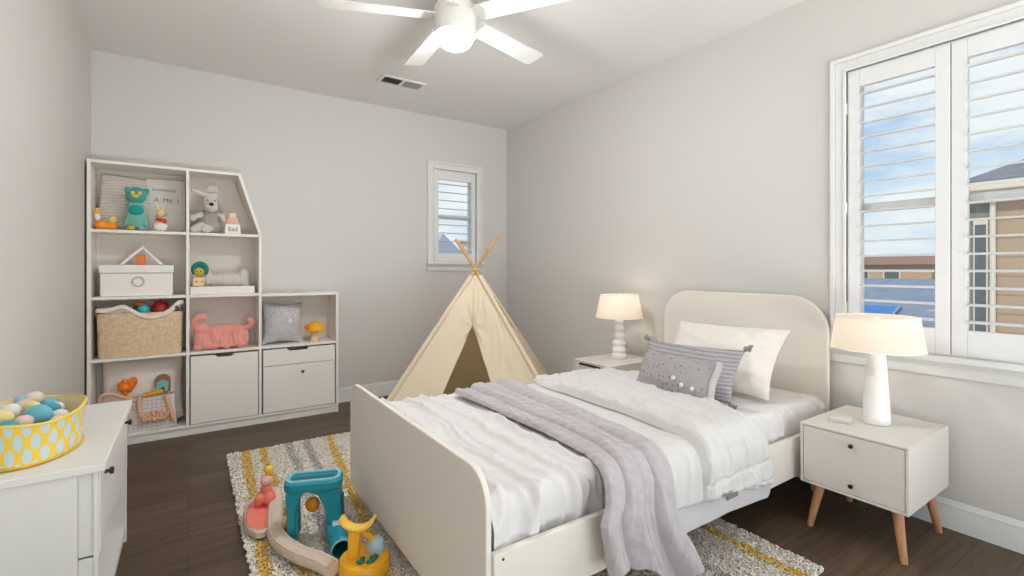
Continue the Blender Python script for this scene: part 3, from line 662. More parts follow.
m = MB(); m.tube([(0.34+0.012, 4.270, zz+0.14), (0.385+0.012, 4.250, zz+0.155), (0.405+0.012, 4.245, zz+0.19), (0.385+0.012, 4.240, zz+0.215)], [0.024, 0.024, 0.024, 0.016], 12); m.ell((0.385+0.012, 4.240, zz+0.205), (0.026, 0.02, 0.02)); m.build('tail', M_PK, pk, remesh=0.005)
for q in (0.16, 0.24, 0.33): m = MB(); m.ell((q, 4.205, zz+0.022), (0.026, 0.028, 0.021)); m.build('foot', M_PK, pk)

# grey sequined pillow in the low cubby
M_SEQ = mat('grey_velvet', (196, 193, 194), 0.7, bump=(250, 0.5, 3), sheen=0.5, var=0.1, varscale=30)
gpw = thing('sequin_cushion', 'square grey velvet cushion with a patch of silver sequins in the low side cubby', 'cushion', (0.62, 4.30, zC))
GM = stand(0.642, 4.305, zC+0.162, 0.12, 0.28, -0.06)
pillow('cushion_cover', 0.32, 0.35, 0.15, GM, M_SEQ, gpw, 5.0, pinch=0.15)
m = MB(); random.seed(11)
for q in range(90):
    u = random.gauss(0.0, 0.055); v = 0.07+random.gauss(0, 0.035)
    if abs(u) < 0.12 and v < 0.145: m.ell((u, v, 0.5*0.15*max(0.05, (1-abs(2*u/0.32)**2.2)*(1-abs(2*v/0.35)**2.2))**0.6+0.002), (0.0045, 0.0045, 0.002), 0, GM, seg=6, rings=4)
sq = m.build('sequins', mat('sequin_silver', (214, 212, 214), 0.25, metal=0.6, bump=(60, 0.02)), gpw); sq['kind'] = 'stuff'
m = MB(); m.ell((0.035, 0.0, 0.0745), (0.016, 0.02, 0.006), 0, GM); m.build('sequin_badge', mat('badge_white', (240, 240, 242), 0.3, bump=(60, 0.02)), gpw)
# yellow mushroom
mu = thing('toy_mushroom', 'small mushroom toy with a yellow cap beside the grey sequin cushion', 'toy', (0.87, 4.24, zC))
MB().lathe([(0, 0.001), (0.038, 0.001), (0.036, 0.02), (0.026, 0.05), (0.028, 0.09), (0, 0.09)], 24, 0, at(0.875, 4.24, zC), cap=False).build('stalk', mat('mushroom_cream', (232, 204, 158), 0.6, bump=(40, 0.05)), mu)
MB().lathe([(0, 0.085), (0.065, 0.083), (0.074, 0.09), (0.072, 0.112), (0.058, 0.142), (0.03, 0.16), (0, 0.164)], 28, 0, at(0.88, 4.24, zC), cap=False).build('cap', mat('mushroom_yellow', (248, 178, 30), 0.4, bump=(60, 0.02)), mu)
m = MB(); m.ell((0.81, 4.215, zC+0.125), (0.020, 0.018, 0.022)); m.build('cap_bump', M_OR2, mu)

# bottom cubby: dotted cushions, activity bag
M_DOT = dotmat('cream_dotted', (238, 227, 216), (206, 178, 162), 42, 0.12, 0.92)
dp = thing('dotted_cushion', 'big cream cushion with faint pink dots filling the bottom cubby', 'cushion', (-0.25, 4.33, zD))
pillow('cushion_cover', 0.47, 0.43, 0.17, stand(-0.265, 4.335, zD+0.275, 0, 0.16), M_DOT, dp, 3.0, pinch=0.05)
dp2 = thing('flat_cushion', 'flattened cream cushion lying beneath the big dotted one', 'cushion', (-0.15, 4.33, zD))
pillow('cushion_cover', 0.36, 0.15, 0.11, at(-0.20, 4.335, zD+0.056), mat('cream_fabric', (214, 203, 193), 0.92, bump=(300, 0.3, 3)), dp2, 7.0, pinch=0.03)
bg = thing('activity_bag', 'small checked cloth bag with salmon rope handles in the bottom cubby', 'bag', (-0.21, 4.2, zD))
def gridmat():
    m = mat('check_cloth', (226, 219, 213), 0.9); nt = m.node_tree; b = nt.nodes['Principled BSDF']
    tc = [n for n in nt.nodes if n.type == 'TEX_COORD'][0]
    br = nt.nodes.new('ShaderNodeTexBrick'); br.offset = 0; br.inputs['Scale'].default_value = 1; br.inputs['Brick Width'].default_value = 0.026; br.inputs['Row Height'].default_value = 0.026; br.inputs['Mortar Size'].default_value = 0.0011
    br.inputs['Color1'].default_value = (*srgb((228, 221, 215)), 1); br.inputs['Color2'].default_value = (*srgb((222, 214, 208)), 1); br.inputs['Mortar'].default_value = (*srgb((170, 158, 152)), 1)
    sp = nt.nodes.new('ShaderNodeSeparateXYZ'); cb = nt.nodes.new('ShaderNodeCombineXYZ')
    nt.links.new(tc.outputs['Object'], sp.inputs[0]); nt.links.new(sp.outputs['X'], cb.inputs['X']); nt.links.new(sp.outputs['Z'], cb.inputs['Y'])
    nt.links.new(cb.outputs[0], br.inputs['Vector']); nt.links.new(br.outputs['Color'], b.inputs['Base Color'])
    return m
def bagfn(a, b):
    x, y = rrect(a); bul = 1+0.25*math.sin(PI*b)
    return (-0.215+x*(0.135+0.012*(1-b)), 4.215+y*0.028*bul+0.003*N3(x*4, b*4, 1), zD+0.002+b*0.235+0.004*x)
m = MB(); m.grid(bagfn, 64, 14, closeu=True); m.grid(lambda a, b: (-0.215+rrect(a)[0]*0.147*b, 4.215+rrect(a)[1]*0.028*b, zD+0.002+0.004*rrect(a)[0]*b), 64, 3, closeu=True)
m.build('bag_body', gridmat(), bg, angle=60)
M_ROPE = mat('rope_salmon', (240, 184, 152), 0.85, bump=(200, 0.5), var=0.05)
def rope(pts, r, n=40):
    P = []
    for i in range(n+1):
        s = i/n*(len(pts)-1); k = min(int(s), len(pts)-2); f = s-k
        p0 = Vector(pts[max(k-1, 0)]); p1 = Vector(pts[k]); p2 = Vector(pts[k+1]); p3 = Vector(pts[min(k+2, len(pts)-1)])
        P.append(0.5*((2*p1)+(p2-p0)*f+(2*p0-5*p1+4*p2-p3)*f*f+(3*p1-p0-3*p2+p3)*f**3))
    return P
MB().tube(rope([(-0.30, 4.18, zD+0.22), (-0.36, 4.172, zD+0.25), (-0.43, 4.172, zD+0.285), (-0.48, 4.175, zD+0.275), (-0.485, 4.178, zD+0.22)], 0.01), 0.013, 10).build('rope_handle', M_ROPE, bg)
MB().tube(rope([(-0.135, 4.18, zD+0.236), (-0.115, 4.172, zD+0.17), (-0.095, 4.168, zD+0.10), (-0.082, 4.166, zD+0.055)], 0.01), 0.013, 10).build('rope_handle', M_ROPE, bg)
MB().tube(rope([(-0.275, 4.178, zD+0.245), (-0.283, 4.168, zD+0.19), (-0.278, 4.164, zD+0.135)], 0.01), 0.011, 10).build('rope_handle', M_ROPE, bg)
MB().tube(rope([(-0.275+0.16*q/14, 4.163-0.004*math.sin(q), zD+0.105+0.022*math.sin(q*2.3)+0.010*q/14) for q in range(15)], 0.01, 90), 0.011, 10).build('rope_coil', M_ROPE, bg)
MB().tube(rope([(-0.265+0.14*q/12, 4.160-0.004*math.cos(q), zD+0.082+0.012*math.sin(q*2.6+1)) for q in range(13)], 0.01, 90), 0.010, 10).build('rope_coil', M_ROPE, bg)
MB().tube([(-0.26, 4.19, zD+0.247), (-0.145, 4.185, zD+0.262)], 0.017, 14).build('grip_bar', mat('grip_mustard', (232, 164, 44), 0.5, bump=(60, 0.03)), bg, bevel=0.003)
to = thing('toy_flower', 'orange petalled toy leaning on the dotted cushion', 'toy', (-0.37, 4.22, zD+0.24))
m = MB()
for q in range(7):
    a = 2*PI*q/7; m.ell((-0.355+0.03*math.cos(a), 4.225, zD+0.318+0.03*math.sin(a)), (0.021, 0.016, 0.021))
m.ell((-0.325, 4.235, zD+0.33), (0.03, 0.012, 0.05), e=(0, 0.35, 0)); m.build('petals', M_OR2, to, remesh=0.0045)
m = MB(); m.ell((-0.36, 4.212, zD+0.312), (0.025, 0.016, 0.025)); m.build('flower_centre', M_OR, to)
m = MB(); m.tube([(-0.36, 4.22, zD+0.30), (-0.355, 4.22, zD+0.235)], 0.009, 10); m.build('flower_stem', M_OR2, to)
th2 = thing('toy_house', 'little arched toy house with a pale teal front above the checked bag', 'toy', (-0.14, 4.235, zD+0.238))
ZH = zD+0.25
def arch(w, h, n=12): return [(-w, 0)]+[(w, 0)]+[(w*math.cos(PI*i/n), h-w+w*math.sin(PI*i/n)) for i in range(n+1)]
MB().prism([(-0.15+p[0], ZH+p[1]) for p in arch(0.046, 0.125)], 'y', 4.222, 4.245).build('house_arch', mat('arch_brown', (150, 108, 84), 0.6, bump=(60, 0.03)), th2, bevel=0.003)
MB().prism([(-0.152+p[0], ZH+p[1]) for p in ((-0.034, 0.005), (0.032, 0.005), (0.036, 0.07), (0, 0.092), (-0.036, 0.07))], 'y', 4.212, 4.222).build('house_front', mat('teal_pale', (126, 186, 176), 0.6, bump=(60, 0.03)), th2, bevel=0.002)
MB().prism([(-0.15+p[0], ZH+p[1]) for p in arch(0.010, 0.038, 8)], 'y', 4.209, 4.2125).build('house_door', mat('arch_dark', (60, 62, 58), 0.6, bump=(60, 0.03)), th2)
MB().box((-0.205, 4.215, ZH-0.004), (-0.165, 4.222, ZH+0.03)).build('house_base', M_YE, th2, bevel=0.002)

# ================================================================== DRESSER
dr = thing('dresser', 'low white dresser with dark knobs over an open niche by the wall', 'dresser', (-0.385, 2.30, 0))
dx0, dx1, dy0, dy1, dz = -0.555, -0.225, 1.90, 2.715, 0.616
MB().box((dx0, dy0-0.018, dz-0.026), (dx1+0.018, dy1+0.018, dz)).build('top_board', M_DRESS, dr, bevel=0.005, seg=3)
# end panel facing the camera: a wide flat board, a narrow recessed slot, a stile at the front edge
m = MB(); zt = dz-0.027
m.box((dx0, dy0-0.004, 0.0), (-0.272, dy0+0.018, zt)); m.build('end_panel', M_DRESS, dr, bevel=0.002)
MB().box((-0.272, dy0+0.010, 0.335), (dx1-0.012, dy0+0.018, zt)).build('end_stile', M_DRESS, dr, bevel=0.002)
MB().box((-0.272, dy0+0.006, 0.0), (dx1-0.012, dy0+0.018, 0.330)).build('end_stile', M_DRESS, dr, bevel=0.002)
MB().box((dx1-0.012, dy0, 0.0), (dx1, dy0+0.018, zt)).build('corner_post', M_DRESS, dr, bevel=0.002)
MB().box((dx0, dy1-0.018, 0.0), (dx1, dy1, zt)).build('end_panel', M_DRESS, dr, bevel=0.002)
MB().box((dx0, dy0+0.018, 0.02), (dx0+0.012, dy1-0.018, zt)).build('back_panel', M_DRESS, dr)
MB().box((dx0+0.012, dy0+0.018, 0.305), (dx1-0.004, dy1-0.018, 0.323)).build('divider_board', M_DRESS, dr, bevel=0.002)
MB().box((dx0+0.012, dy0+0.018, 0.05), (dx1-0.004, dy1-0.018, 0.068)).build('niche_board', M_DRESS, dr, bevel=0.002)
MB().box((dx1-0.03, dy0+0.018, 0.0), (dx1-0.012, dy1-0.018, 0.05)).build('plinth', M_DRESS, dr)
def knob(parent, M, m=M_DARK, r=0.012):
    return MB().lathe([(0, 0), (r*0.5, 0), (r*0.45, r*0.9), (r, r*1.3), (r*0.9, r*1.9), (0, r*2.1)], 18, 0, M, cap=False).build('knob', m, parent)
ym = (dy0+dy1)/2
drw = MB().box((dx1-0.016, dy0+0.021, 0.328), (dx1+0.003, dy1-0.021, zt-0.003)).build('drawer_front', M_DRESS, dr, bevel=0.003)
drw['label'] = 'wide drawer front with two dark knobs'
for y in (dy0+0.10, dy1-0.13): knob(drw, at(dx1+0.003, y, 0.553) @ Matrix.Rotation(R(90), 4, 'Y'))

# yellow patterned fabric basket with toy eggs
def hexmat():
    m = mat('honeycomb_cloth', (236, 196, 60), 0.85); nt = m.node_tree; b = nt.nodes['Principled BSDF']; N = nt.nodes.new; L = nt.links.new
    tc = [n for n in nt.nodes if n.type == 'TEX_COORD'][0]
    uv = N('ShaderNodeUVMap')
    dist = []
    for off in ((0, 0, 0), (0.5, 0.5, 0)):
        ad = N('ShaderNodeVectorMath'); ad.operation = 'ADD'; ad.inputs[1].default_value = off; L(uv.outputs[0], ad.inputs[0])
        fr = N('ShaderNodeVectorMath'); fr.operation = 'FRACTION'; L(ad.outputs[0], fr.inputs[0])
        sb = N('ShaderNodeVectorMath'); sb.operation = 'SUBTRACT'; sb.inputs[1].default_value = (0.5, 0.5, 0); L(fr.outputs[0], sb.inputs[0])
        ml = N('ShaderNodeVectorMath'); ml.operation = 'MULTIPLY'; ml.inputs[1].default_value = (1.0, 0.98, 0); L(sb.outputs[0], ml.inputs[0])
        ln = N('ShaderNodeVectorMath'); ln.operation = 'LENGTH'; L(ml.outputs[0], ln.inputs[0]); dist.append(ln)
    mn = N('ShaderNodeMath'); mn.operation = 'MINIMUM'; L(dist[0].outputs['Value'], mn.inputs[0]); L(dist[1].outputs['Value'], mn.inputs[1])
    r = N('ShaderNodeValToRGB'); r.color_ramp.elements[0].position = 0.26; r.color_ramp.elements[1].position = 0.31
    r.color_ramp.elements[0].color = (*srgb((196, 212, 216)), 1); r.color_ramp.elements[1].color = (*srgb((240, 200, 66)), 1)
    L(mn.outputs[0], r.inputs['Fac']); L(r.outputs['Color'], b.inputs['Base Color'])
    return m
BC = (-0.418, 2.155, 0.6165); RX, RY, BH = 0.128, 0.215, 0.128
yb = thing('fabric_basket', 'oval yellow honeycomb-print fabric basket on the white dresser', 'basket', BC)
def bask(sc, lo):
    def fn(a, b):
        th = 2*PI*a; fl = 0.93+0.07*b
        return (BC[0]+RX*sc*fl*math.cos(th), BC[1]+RY*sc*fl*math.sin(th), BC[2]+lo+(BH-lo)*b+0.006*b*math.sin(3*th+1))
    return fn
m = MB(); NB, NV = 96, 8
m.grid(bask(1, 0.001), NB, NV, closeu=True)
bo_ = m.build('basket_wall', [hexmat()], yb, angle=180)
uvl = bo_.data.uv_layers.new(name='UVMap')
for p in bo_.data.polygons:
    idx = [bo_.data.loops[l].vertex_index for l in p.loop_indices]; iu = [i//NV for i in idx]; iv = [i % NV for i in idx]
    wrap = max(iu)-min(iu) > NB//2
    for l, a, b in zip(p.loop_indices, iu, iv):
        if wrap and a < NB//2: a += NB
        row = b/(NV-1)*1.5+0.1
        uvl.data[l].uv = (a/NB*21, row)
m = MB(); m.grid(bask(0.965, 0.006), NB, 3, closeu=True); m.grid(lambda a, b: (BC[0]+RX*0.9*b*math.cos(2*PI*a), BC[1]+RY*0.9*b*math.sin(2*PI*a), BC[2]+0.004), 48, 3, closeu=True)
m.build('basket_lining', mat('lining_cream', (240, 226, 190), 0.9, bump=(200, 0.2)), yb, angle=180)
for nm, z, rr, col in (('rim_band', BH, 0.0045, (238, 206, 92)), ('base_band', 0.005, 0.004, (222, 180, 44))):
    sc = 1.0 if z > 0.05 else 0.935
    m = MB(); pts = [(BC[0]+RX*sc*math.cos(2*PI*q/64), BC[1]+RY*sc*math.sin(2*PI*q/64), BC[2]+z+(0.006*math.sin(3*2*PI*q/64+1) if z > 0.05 else 0)) for q in range(65)]
    m.tube(pts, rr, 8, cap=False); m.build(nm, mat('band_'+nm, col, 0.8, bump=(200, 0.2)), yb)
ECOL = {'pale blue': (150, 202, 214), 'sky blue': (112, 186, 208), 'white': (236, 232, 226), 'pale pink': (232, 204, 196), 'peach': (240, 170, 130), 'pale yellow': (238, 222, 150), 'teal': (70, 160, 172), 'cream': (234, 218, 196)}
eggs = [  # x, y, dz, r, colour, label
 (-0.40, 2.13, 0.125, 0.040, 'sky blue', 'largest sky blue egg at the middle of the yellow basket'),
 (-0.385, 2.235, 0.118, 0.024, 'teal', 'small teal egg in the yellow basket near its rim'),
 (-0.41, 2.31, 0.115, 0.030, 'sky blue', 'blue egg at the window-wall end of the yellow basket'),
 (-0.45, 2.04, 0.11, 0.036, 'teal', 'teal egg half hidden between paler ones in the yellow basket'),
 (-0.40, 2.03, 0.085, 0.034, 'cream', 'cream egg tucked low under the teal egg'),
 (-0.48, 2.10, 0.135, 0.034, 'pale yellow', 'pale yellow egg heaped near the wall in the basket'),
 (-0.475, 2.18, 0.135, 0.032, 'white', 'white egg behind the largest sky blue one'),
 (-0.455, 2.245, 0.132, 0.031, 'pale pink', 'pale pink egg among the white ones in the basket'),
 (-0.44, 2.285, 0.15, 0.027, 'cream', 'cream egg on the heap beside the blue end egg'),
 (-0.38, 2.285, 0.11, 0.022, 'white', 'small white egg beside the small teal egg'),
 (-0.445, 2.335, 0.145, 0.019, 'peach', 'small peach orange egg topping the far end of the heap'),
 (-0.43, 1.985, 0.105, 0.030, 'pale yellow', 'yellow egg at the near end of the basket'),
 (-0.50, 2.25, 0.12, 0.026, 'pale blue', 'pale blue egg by the wall side of the basket'),
 (-0.425, 2.085, 0.118, 0.026, 'pale pink', 'pale pink egg squeezed between the sky blue and teal eggs'),
 (-0.35, 2.10, 0.10, 0.026, 'cream', 'cream egg against the room-side rim of the yellow basket'),
 (-0.425, 2.19, 0.142, 0.022, 'pale yellow', 'small pale yellow egg on top of the heap'),
 (-0.47, 2.29, 0.145, 0.024, 'pale blue', 'pale blue egg behind the small peach one'),
 (-0.36, 2.185, 0.10, 0.028, 'white', 'white egg touching the basket rim by the sky blue egg')]
emesh = {}
for x, y, dz_, r, col, lab in eggs:
    m = MB(); r *= 0.84; m.ell((x, y, BC[2]+dz_-0.010), (r*0.95, r*1.15, r*0.95), e=(random.uniform(-0.4, 0.4), 0, random.uniform(0, 3)))
    o = m.build('toy_egg', mat('egg_'+col.replace(' ', '_'), ECOL[col], 0.5, bump=(80, 0.03), var=0.04), None)
    tag(o, lab, 'toy egg', 'toy eggs heaped in the yellow basket')

# ================================================================== RUG (shag pile)
RX0, RX1, RY0, RY1 = 0.205, 2.085, 0.885, 3.535
M_RUG = mat('rug_cream', (255, 247, 235), 1.0, spec=0.05); M_RUGY = mat('rug_yellow', (246, 208, 112), 1.0, spec=0.05); M_RUGG = mat('rug_grey', (204, 199, 194), 1.0, spec=0.05)
rug = thing('shag_rug', 'cream shag rug with yellow and grey stripes under the bed', 'rug', ((RX0+RX1)/2, (RY0+RY1)/2, 0))
MB().box((RX0, RY0, 0.001), (RX1, RY1, 0.017)).build('rug_backing', M_RUG, rug, bevel=0.003)
rng = np.random.default_rng(5)
sp_ = 0.0100
gx, gy = np.meshgrid(np.arange(RX0, RX1, sp_), np.arange(RY0, RY1, sp_)); px = gx.ravel(); py = gy.ravel(); n = len(px)
px = px+rng.uniform(-.005, .005, n); py = py+rng.uniform(-.005, .005, n)
dirs = rng.uniform(0, 2*np.pi, n)
base = np.stack([px, py, np.full(n, 0.0155)], 1)
ln = rng.uniform(0.008, 0.020, n)
tip = base+np.stack([np.cos(dirs)*ln*0.9, np.sin(dirs)*ln*0.9, rng.uniform(0.003, 0.011, n)], 1)
mid = base+np.stack([np.cos(dirs)*ln*0.18, np.sin(dirs)*ln*0.18, rng.uniform(0.004, 0.008, n)], 1)
side = np.stack([-np.sin(dirs), np.cos(dirs), np.zeros(n)], 1)*0.0075
fwd_ = np.stack([np.cos(dirs), np.sin(dirs), np.zeros(n)], 1)*0.006
V = np.stack([base+side, base-side, base+fwd_, mid+side*1.15, mid-side*1.15, mid+fwd_*0.6+np.array([0, 0, 0.004]), tip], 1).reshape(-1, 3)
tri = np.array([[0, 1, 4, 3], [1, 2, 5, 4], [2, 0, 3, 5]]); tr3 = np.array([[3, 4, 6], [4, 5, 6], [5, 3, 6]])
off = (np.arange(n)*7)
quads = (tri[None]+off[:, None, None]).reshape(-1, 4); tris = (tr3[None]+off[:, None, None]).reshape(-1, 3)
wob = np.array([0.012*noise.noise(Vector((0.0, float(v)*4, 1.3))) for v in py])+rng.normal(0, 0.003, n)
stripes = [(0.304, 1, 0.024, 0.042), (0.402, 1, 0.021, 0.022), (0.556, 2, 0.021, 0.045), (0.662, 2, 0.021, 0.06), (0.811, 1, 0.021, 0.115), (1.05, 2, 0.02, 0.02), (1.25, 1, 0.02, 0.02), (1.45, 2, 0.02, 0.02), (1.70, 2, 0.02, 0.0), (1.905, 1, 0.024, -0.02)]
mi = np.zeros(n, int)
for sx_, c_, w_, k_ in stripes: mi[np.abs(px+wob-(sx_-k_*(3.4-py))) < w_] = c_
# broken stripe edges
mi[(rng.uniform(0, 1, n) < 0.03)] = 0
me = bpy.data.meshes.new('pile')
me.vertices.add(len(V)); me.vertices.foreach_set('co', (V-np.array([(RX0+RX1)/2, (RY0+RY1)/2, 0])).ravel())
nl = quads.size+tris.size
me.loops.add(nl); me.loops.foreach_set('vertex_index', np.concatenate([quads.ravel(), tris.ravel()]))
npoly = len(quads)+len(tris); me.polygons.add(npoly)
ls = np.concatenate([np.arange(len(quads))*4, len(quads)*4+np.arange(len(tris))*3])
me.polygons.foreach_set('loop_start', ls)
me.materials.append(M_RUG); me.materials.append(M_RUGY); me.materials.append(M_RUGG)
me.polygons.foreach_set('material_index', np.concatenate([np.repeat(mi, 3), np.repeat(mi, 3)]))
me.polygons.foreach_set('use_smooth', np.ones(npoly, bool))
me.update(calc_edges=True); me.validate()
pile = bpy.data.objects.new('pile', me); C.objects.link(pile); pile.parent = rug; pile['kind'] = 'stuff'
RZ = 0.024   # where things standing on the pile rest

exec_parts = True
# ================================================================== BED
BX0, BX1 = 0.692, 2.915; BYn, BYf = 1.145, 2.52
bed = thing('bed', 'cream child bed frame with rounded headboard standing on the rug', 'bed', (1.8, 1.8, 0.0))
def round_rect_top(y0, y1, z0, z1, r, n=10, rb=0.0):
    pts = [(y0, z0), (y1, z0)]
    for i in range(n+1):
        a = PI/2*i/n; pts.append((y1-r+r*math.cos(a), z1-r+r*math.sin(a)))
    for i in range(n+1):
        a = PI/2+PI/2*i/n; pts.append((y0+r+r*math.cos(a), z1-r+r*math.sin(a)))
    return pts
MB().prism(round_rect_top(BYn+0.012, BYf, 0.092, 0.622, 0.10, 12), 'x', BX0, BX0+0.020).build('footboard', M_BED, bed, bevel=0.005, seg=3)
MB().prism(round_rect_top(1.195, 2.275, 0.10, 1.05, 0.20, 16), 'x', 2.862, 2.895).build('headboard', M_BED, bed, bevel=0.010, seg=3)
MB().box((BX0+0.020, BYn, 0.205), (2.862, BYn+0.022, 0.395)).build('side_rail', M_BED, bed, bevel=0.004)
# far rail tapers in towards the narrower headboard
m = MB(); m.add([(BX0+0.020, BYf-0.03, 0.205), (BX0+0.020, BYf-0.008, 0.205), (2.862, 2.262, 0.205), (2.862, 2.24, 0.205), (BX0+0.020, BYf-0.03, 0.40), (BX0+0.020, BYf-0.008, 0.40), (2.862, 2.262, 0.40), (2.862, 2.24, 0.40)], [(0, 1, 2, 3), (4, 7, 6, 5), (0, 4, 5, 1), (1, 5, 6, 2), (2, 6, 7, 3), (3, 7, 4, 0)])
m.build('side_rail', M_BED, bed, bevel=0.004)
for y in (1.22, 2.44):
    MB().lathe([(0.014, 0.012), (0.016, 0.014), (0.026, 0.205), (0.026, 0.21), (0, 0.21)], 16, 0, at(BX0+0.075, y, 0)).build('leg', M_WOOD, bed)
for y in (1.24, 2.21):
    MB().lathe([(0.014, 0.001), (0.016, 0.003), (0.026, 0.205), (0.026, 0.21), (0, 0.21)], 16, 0, at(2.81, y, 0)).build('leg', M_WOOD, bed)
for x in (BX0+0.05, ): MB().lathe([(0, 0), (0.004, 0), (0.004, 0.002), (0, 0.003)], 10, 0, at(x, BYn, 0.375) @ Matrix.Rotation(R(90), 4, 'X'), cap=False).build('bolt', M_DARK, bed)
MB().box((BX0+0.03, BYn+0.024, 0.21), (2.86, 2.235, 0.235)).build('slat_base', M_WOOD, bed)

# ---- layered bedding. s runs across the bed (from the far edge towards the camera side), then down the side
ZT = 0.515
def far_y(x): return 2.47-(x-0.72)*(0.245/2.14)
def prof(s, off, ye, Rr, ztop, y0):
    flat = y0-(ye+Rr)
    if s < 0:
        th = min(-s/Rr, PI/2); d = max(0, -s-Rr*PI/2)
        return (y0+(Rr+off)*math.sin(th), ztop-Rr+(Rr+off)*math.cos(th)-d)
    if s < flat: return (y0-s, ztop+off)
    if s < flat+Rr*PI/2:
        th = (s-flat)/Rr
        return (ye+Rr-(Rr+off)*math.sin(th), ztop-Rr+(Rr+off)*math.cos(th))
    return (ye-off, ztop-Rr-(s-flat-Rr*PI/2))
def smooth(a, b, x):
    t_ = min(1, max(0, (x-a)/(b-a))); return t_*t_*(3-2*t_)
mt = thing('mattress', 'mattress under a rumpled white sheet on the cream bed frame', 'mattress', (1.8, 1.8, 0.24))
m = MB(); x0, x1 = 0.735, 2.845
pts_t = [(x0, 1.205), (x1, 1.205), (x1, far_y(x1)-0.02), (x0, far_y(x0)-0.02)]
m.prism(pts_t, 'z', 0.237, 0.492); m.build('mattress_core', mat('mattress_white', (230, 228, 224), 0.9, bump=(200, 0.2)), mt, bevel=0.04, seg=4)
def crest(n, k=2.6, p=2.2): return max(0.0, 1-abs(n)*k)**p
def foldfield(x, y, seed=0.0):
    wx = x+0.05*N3(y*1.7, x*2.0, 7+seed)+0.02*N3(y*5, x*4, 1)
    a = crest(N3(wx*7.5, y*0.55, 2.1+seed)); b = crest(N3(wx*13+3, y*1.1+0.4*N3(x*3, y*2, 4), 5.2+seed), 3.2); c = N3(x*9, y*7, 9.3+seed)
    d = crest(N3(x*11+y*5, y*6-x*3, 4.4+seed), 3.5, 2)
    return 0.75*a+0.45*b+0.22*c+0.30*d-0.3
def sheet(a, b):
    x = 0.728+a*(2.846-0.728); y0 = far_y(x)-0.06
    flat = y0-(1.180+0.06); tot0 = -(0.06*PI/2+0.05); tot1 = flat+0.06*PI/2+0.095
    s = tot0+b*(tot1-tot0)
    amp = 0.026*(1-smooth(1.12, 1.35, x))+0.004+0.010*smooth(2.2, 2.5, x)*0.6
    sd = smooth(flat-0.10, flat+0.09, s)
    # fold ridges run across the bed ; on the side they hang
    f = foldfield(x, y0-s)
    yy, zz = prof(s, amp*f+0.006*sd*f+(0.02 if s > 0 else 0)*sd*0, 1.180, 0.06, ZT, y0)
    if s > flat: # side: bulge inward between folds, stay behind the rail
        zz += 0.0
        yy += 0.010*sd
        yy = max(yy, 1.1705)
    # rounded corners at head and foot
    cr = 0.03*(1-min(1, (x-0.728)/0.05))**2+0.05*(1-min(1, (2.846-x)/0.07))**2
    return (x, yy, zz-cr)
m = MB(); m.grid(sheet, 380, 190); m.build('fitted_sheet', M_SHEET, mt, angle=180)

YE, RC, ZQ = 1.102, 0.085, 0.528
def interp(tab, s):
    for (a, va), (b, vb) in zip(tab, tab[1:]):
        if s <= b:
            t_ = (s-a)/(b-a); t_ = t_*t_*(3-2*t_) if False else t_
            return va+(vb-va)*max(0, t_)
    return tab[-1][1]
def lobe(t_, a, b, h, rr=0.3):
    if t_ <= a or t_ >= b: return 0.0
    q = (t_-a)/(b-a); e = min(q, 1-q)/rr
    return h*(math.sqrt(max(0, 1-(1-min(1, e))**2)))
# flat-part length measured from y0 = YF0
YF0 = 2.27
FL = YF0-(YE+RC); SD = FL+RC*PI/2      # s where the vertical part begins (z = ZQ-RC)
def cover(nu, nv, left, right, offf, s0, s_end, wob):
    """grid over t (left..right in x) and s"""
    def fn(a, b):
        t_ = a; se = s_end(t_); s = s0(t_)+(se-s0(t_))*b
        x = interp(left, s)+t_*(interp(right, s)-interp(left, s))
        of = offf(t_, s, x)
        y0 = YF0
        yy, zz = prof(s, of, YE, RC, ZQ, y0)
        dx, dy = wob(t_, s, x)
        return (x+dx, yy+dy, zz)
    return fn
def sy(y): return YF0-y              # s of a top point
def sz(z): return SD+(ZQ-RC-z)       # s of a point on the hanging part
# --- grey throw (folded lengthwise)
TL = [(-0.05, 1.175), (sy(2.3), 1.175), (sy(1.55), 1.19), (sy(1.27), 1.165), (SD, 1.085), (sz(0.40), 1.065), (sz(0.25), 1.095), (sz(0.1), 1.13)]
TR_ = [(-0.05, 1.56), (sy(2.19), 1.53), (sy(1.97), 1.505), (sy(1.44), 1.46), (SD, 1.40), (sz(0.32), 1.425), (sz(0.13), 1.55), (sz(0.05), 1.58)]
def thr_off(t_, s, x):
    dv = 0.035*N3(s*2.2, 0, 3); dw = 0.03*N3(s*2.6, 4, 1)
    h = max(lobe(t_, -0.02, 0.27+dv, 0.024, 0.36), lobe(t_, 0.23+dv, 0.50+dw, 0.038, 0.36), lobe(t_, 0.47+dw, 0.70+dv*0.6, 0.028, 0.38), lobe(t_, 0.66+dv*0.6, 1.02, 0.040, 0.34))
    e = min(1, min(t_, 1-t_)/0.02)
    w = 0.006*N3(x*14, s*2.2, 1)+0.005*crest(N3(x*20+s*2, s*4, 4), 3, 1.6)-0.002
    hang = smooth(SD-0.05, SD+0.15, s)
    w += hang*0.016*math.sin(t_*17+2.4*N3(s*2.4, t_*2, 8))*e
    return 0.012+e*(h+w)+hang*0.010
def thr_end(t_): return sz(0.235-0.11*smooth(0.3, 0.62, t_)+0.01*math.sin(t_*17))
def thr_wob(t_, s, x): return (0.010*N3(s*2.5, t_*3, 6), 0.0)
ct = thing('throw_blanket', 'grey quilted throw folded across the middle of the bed', 'blanket', (1.35, 1.6, 0.5))
m = MB(); m.grid(cover(170, 230, TL, TR_, thr_off, lambda t_: -0.02+0.02*math.sin(t_*9), thr_end, thr_wob), 170, 230)
m.build('throw_cloth', M_THROW, ct, angle=180, solid=0.007)
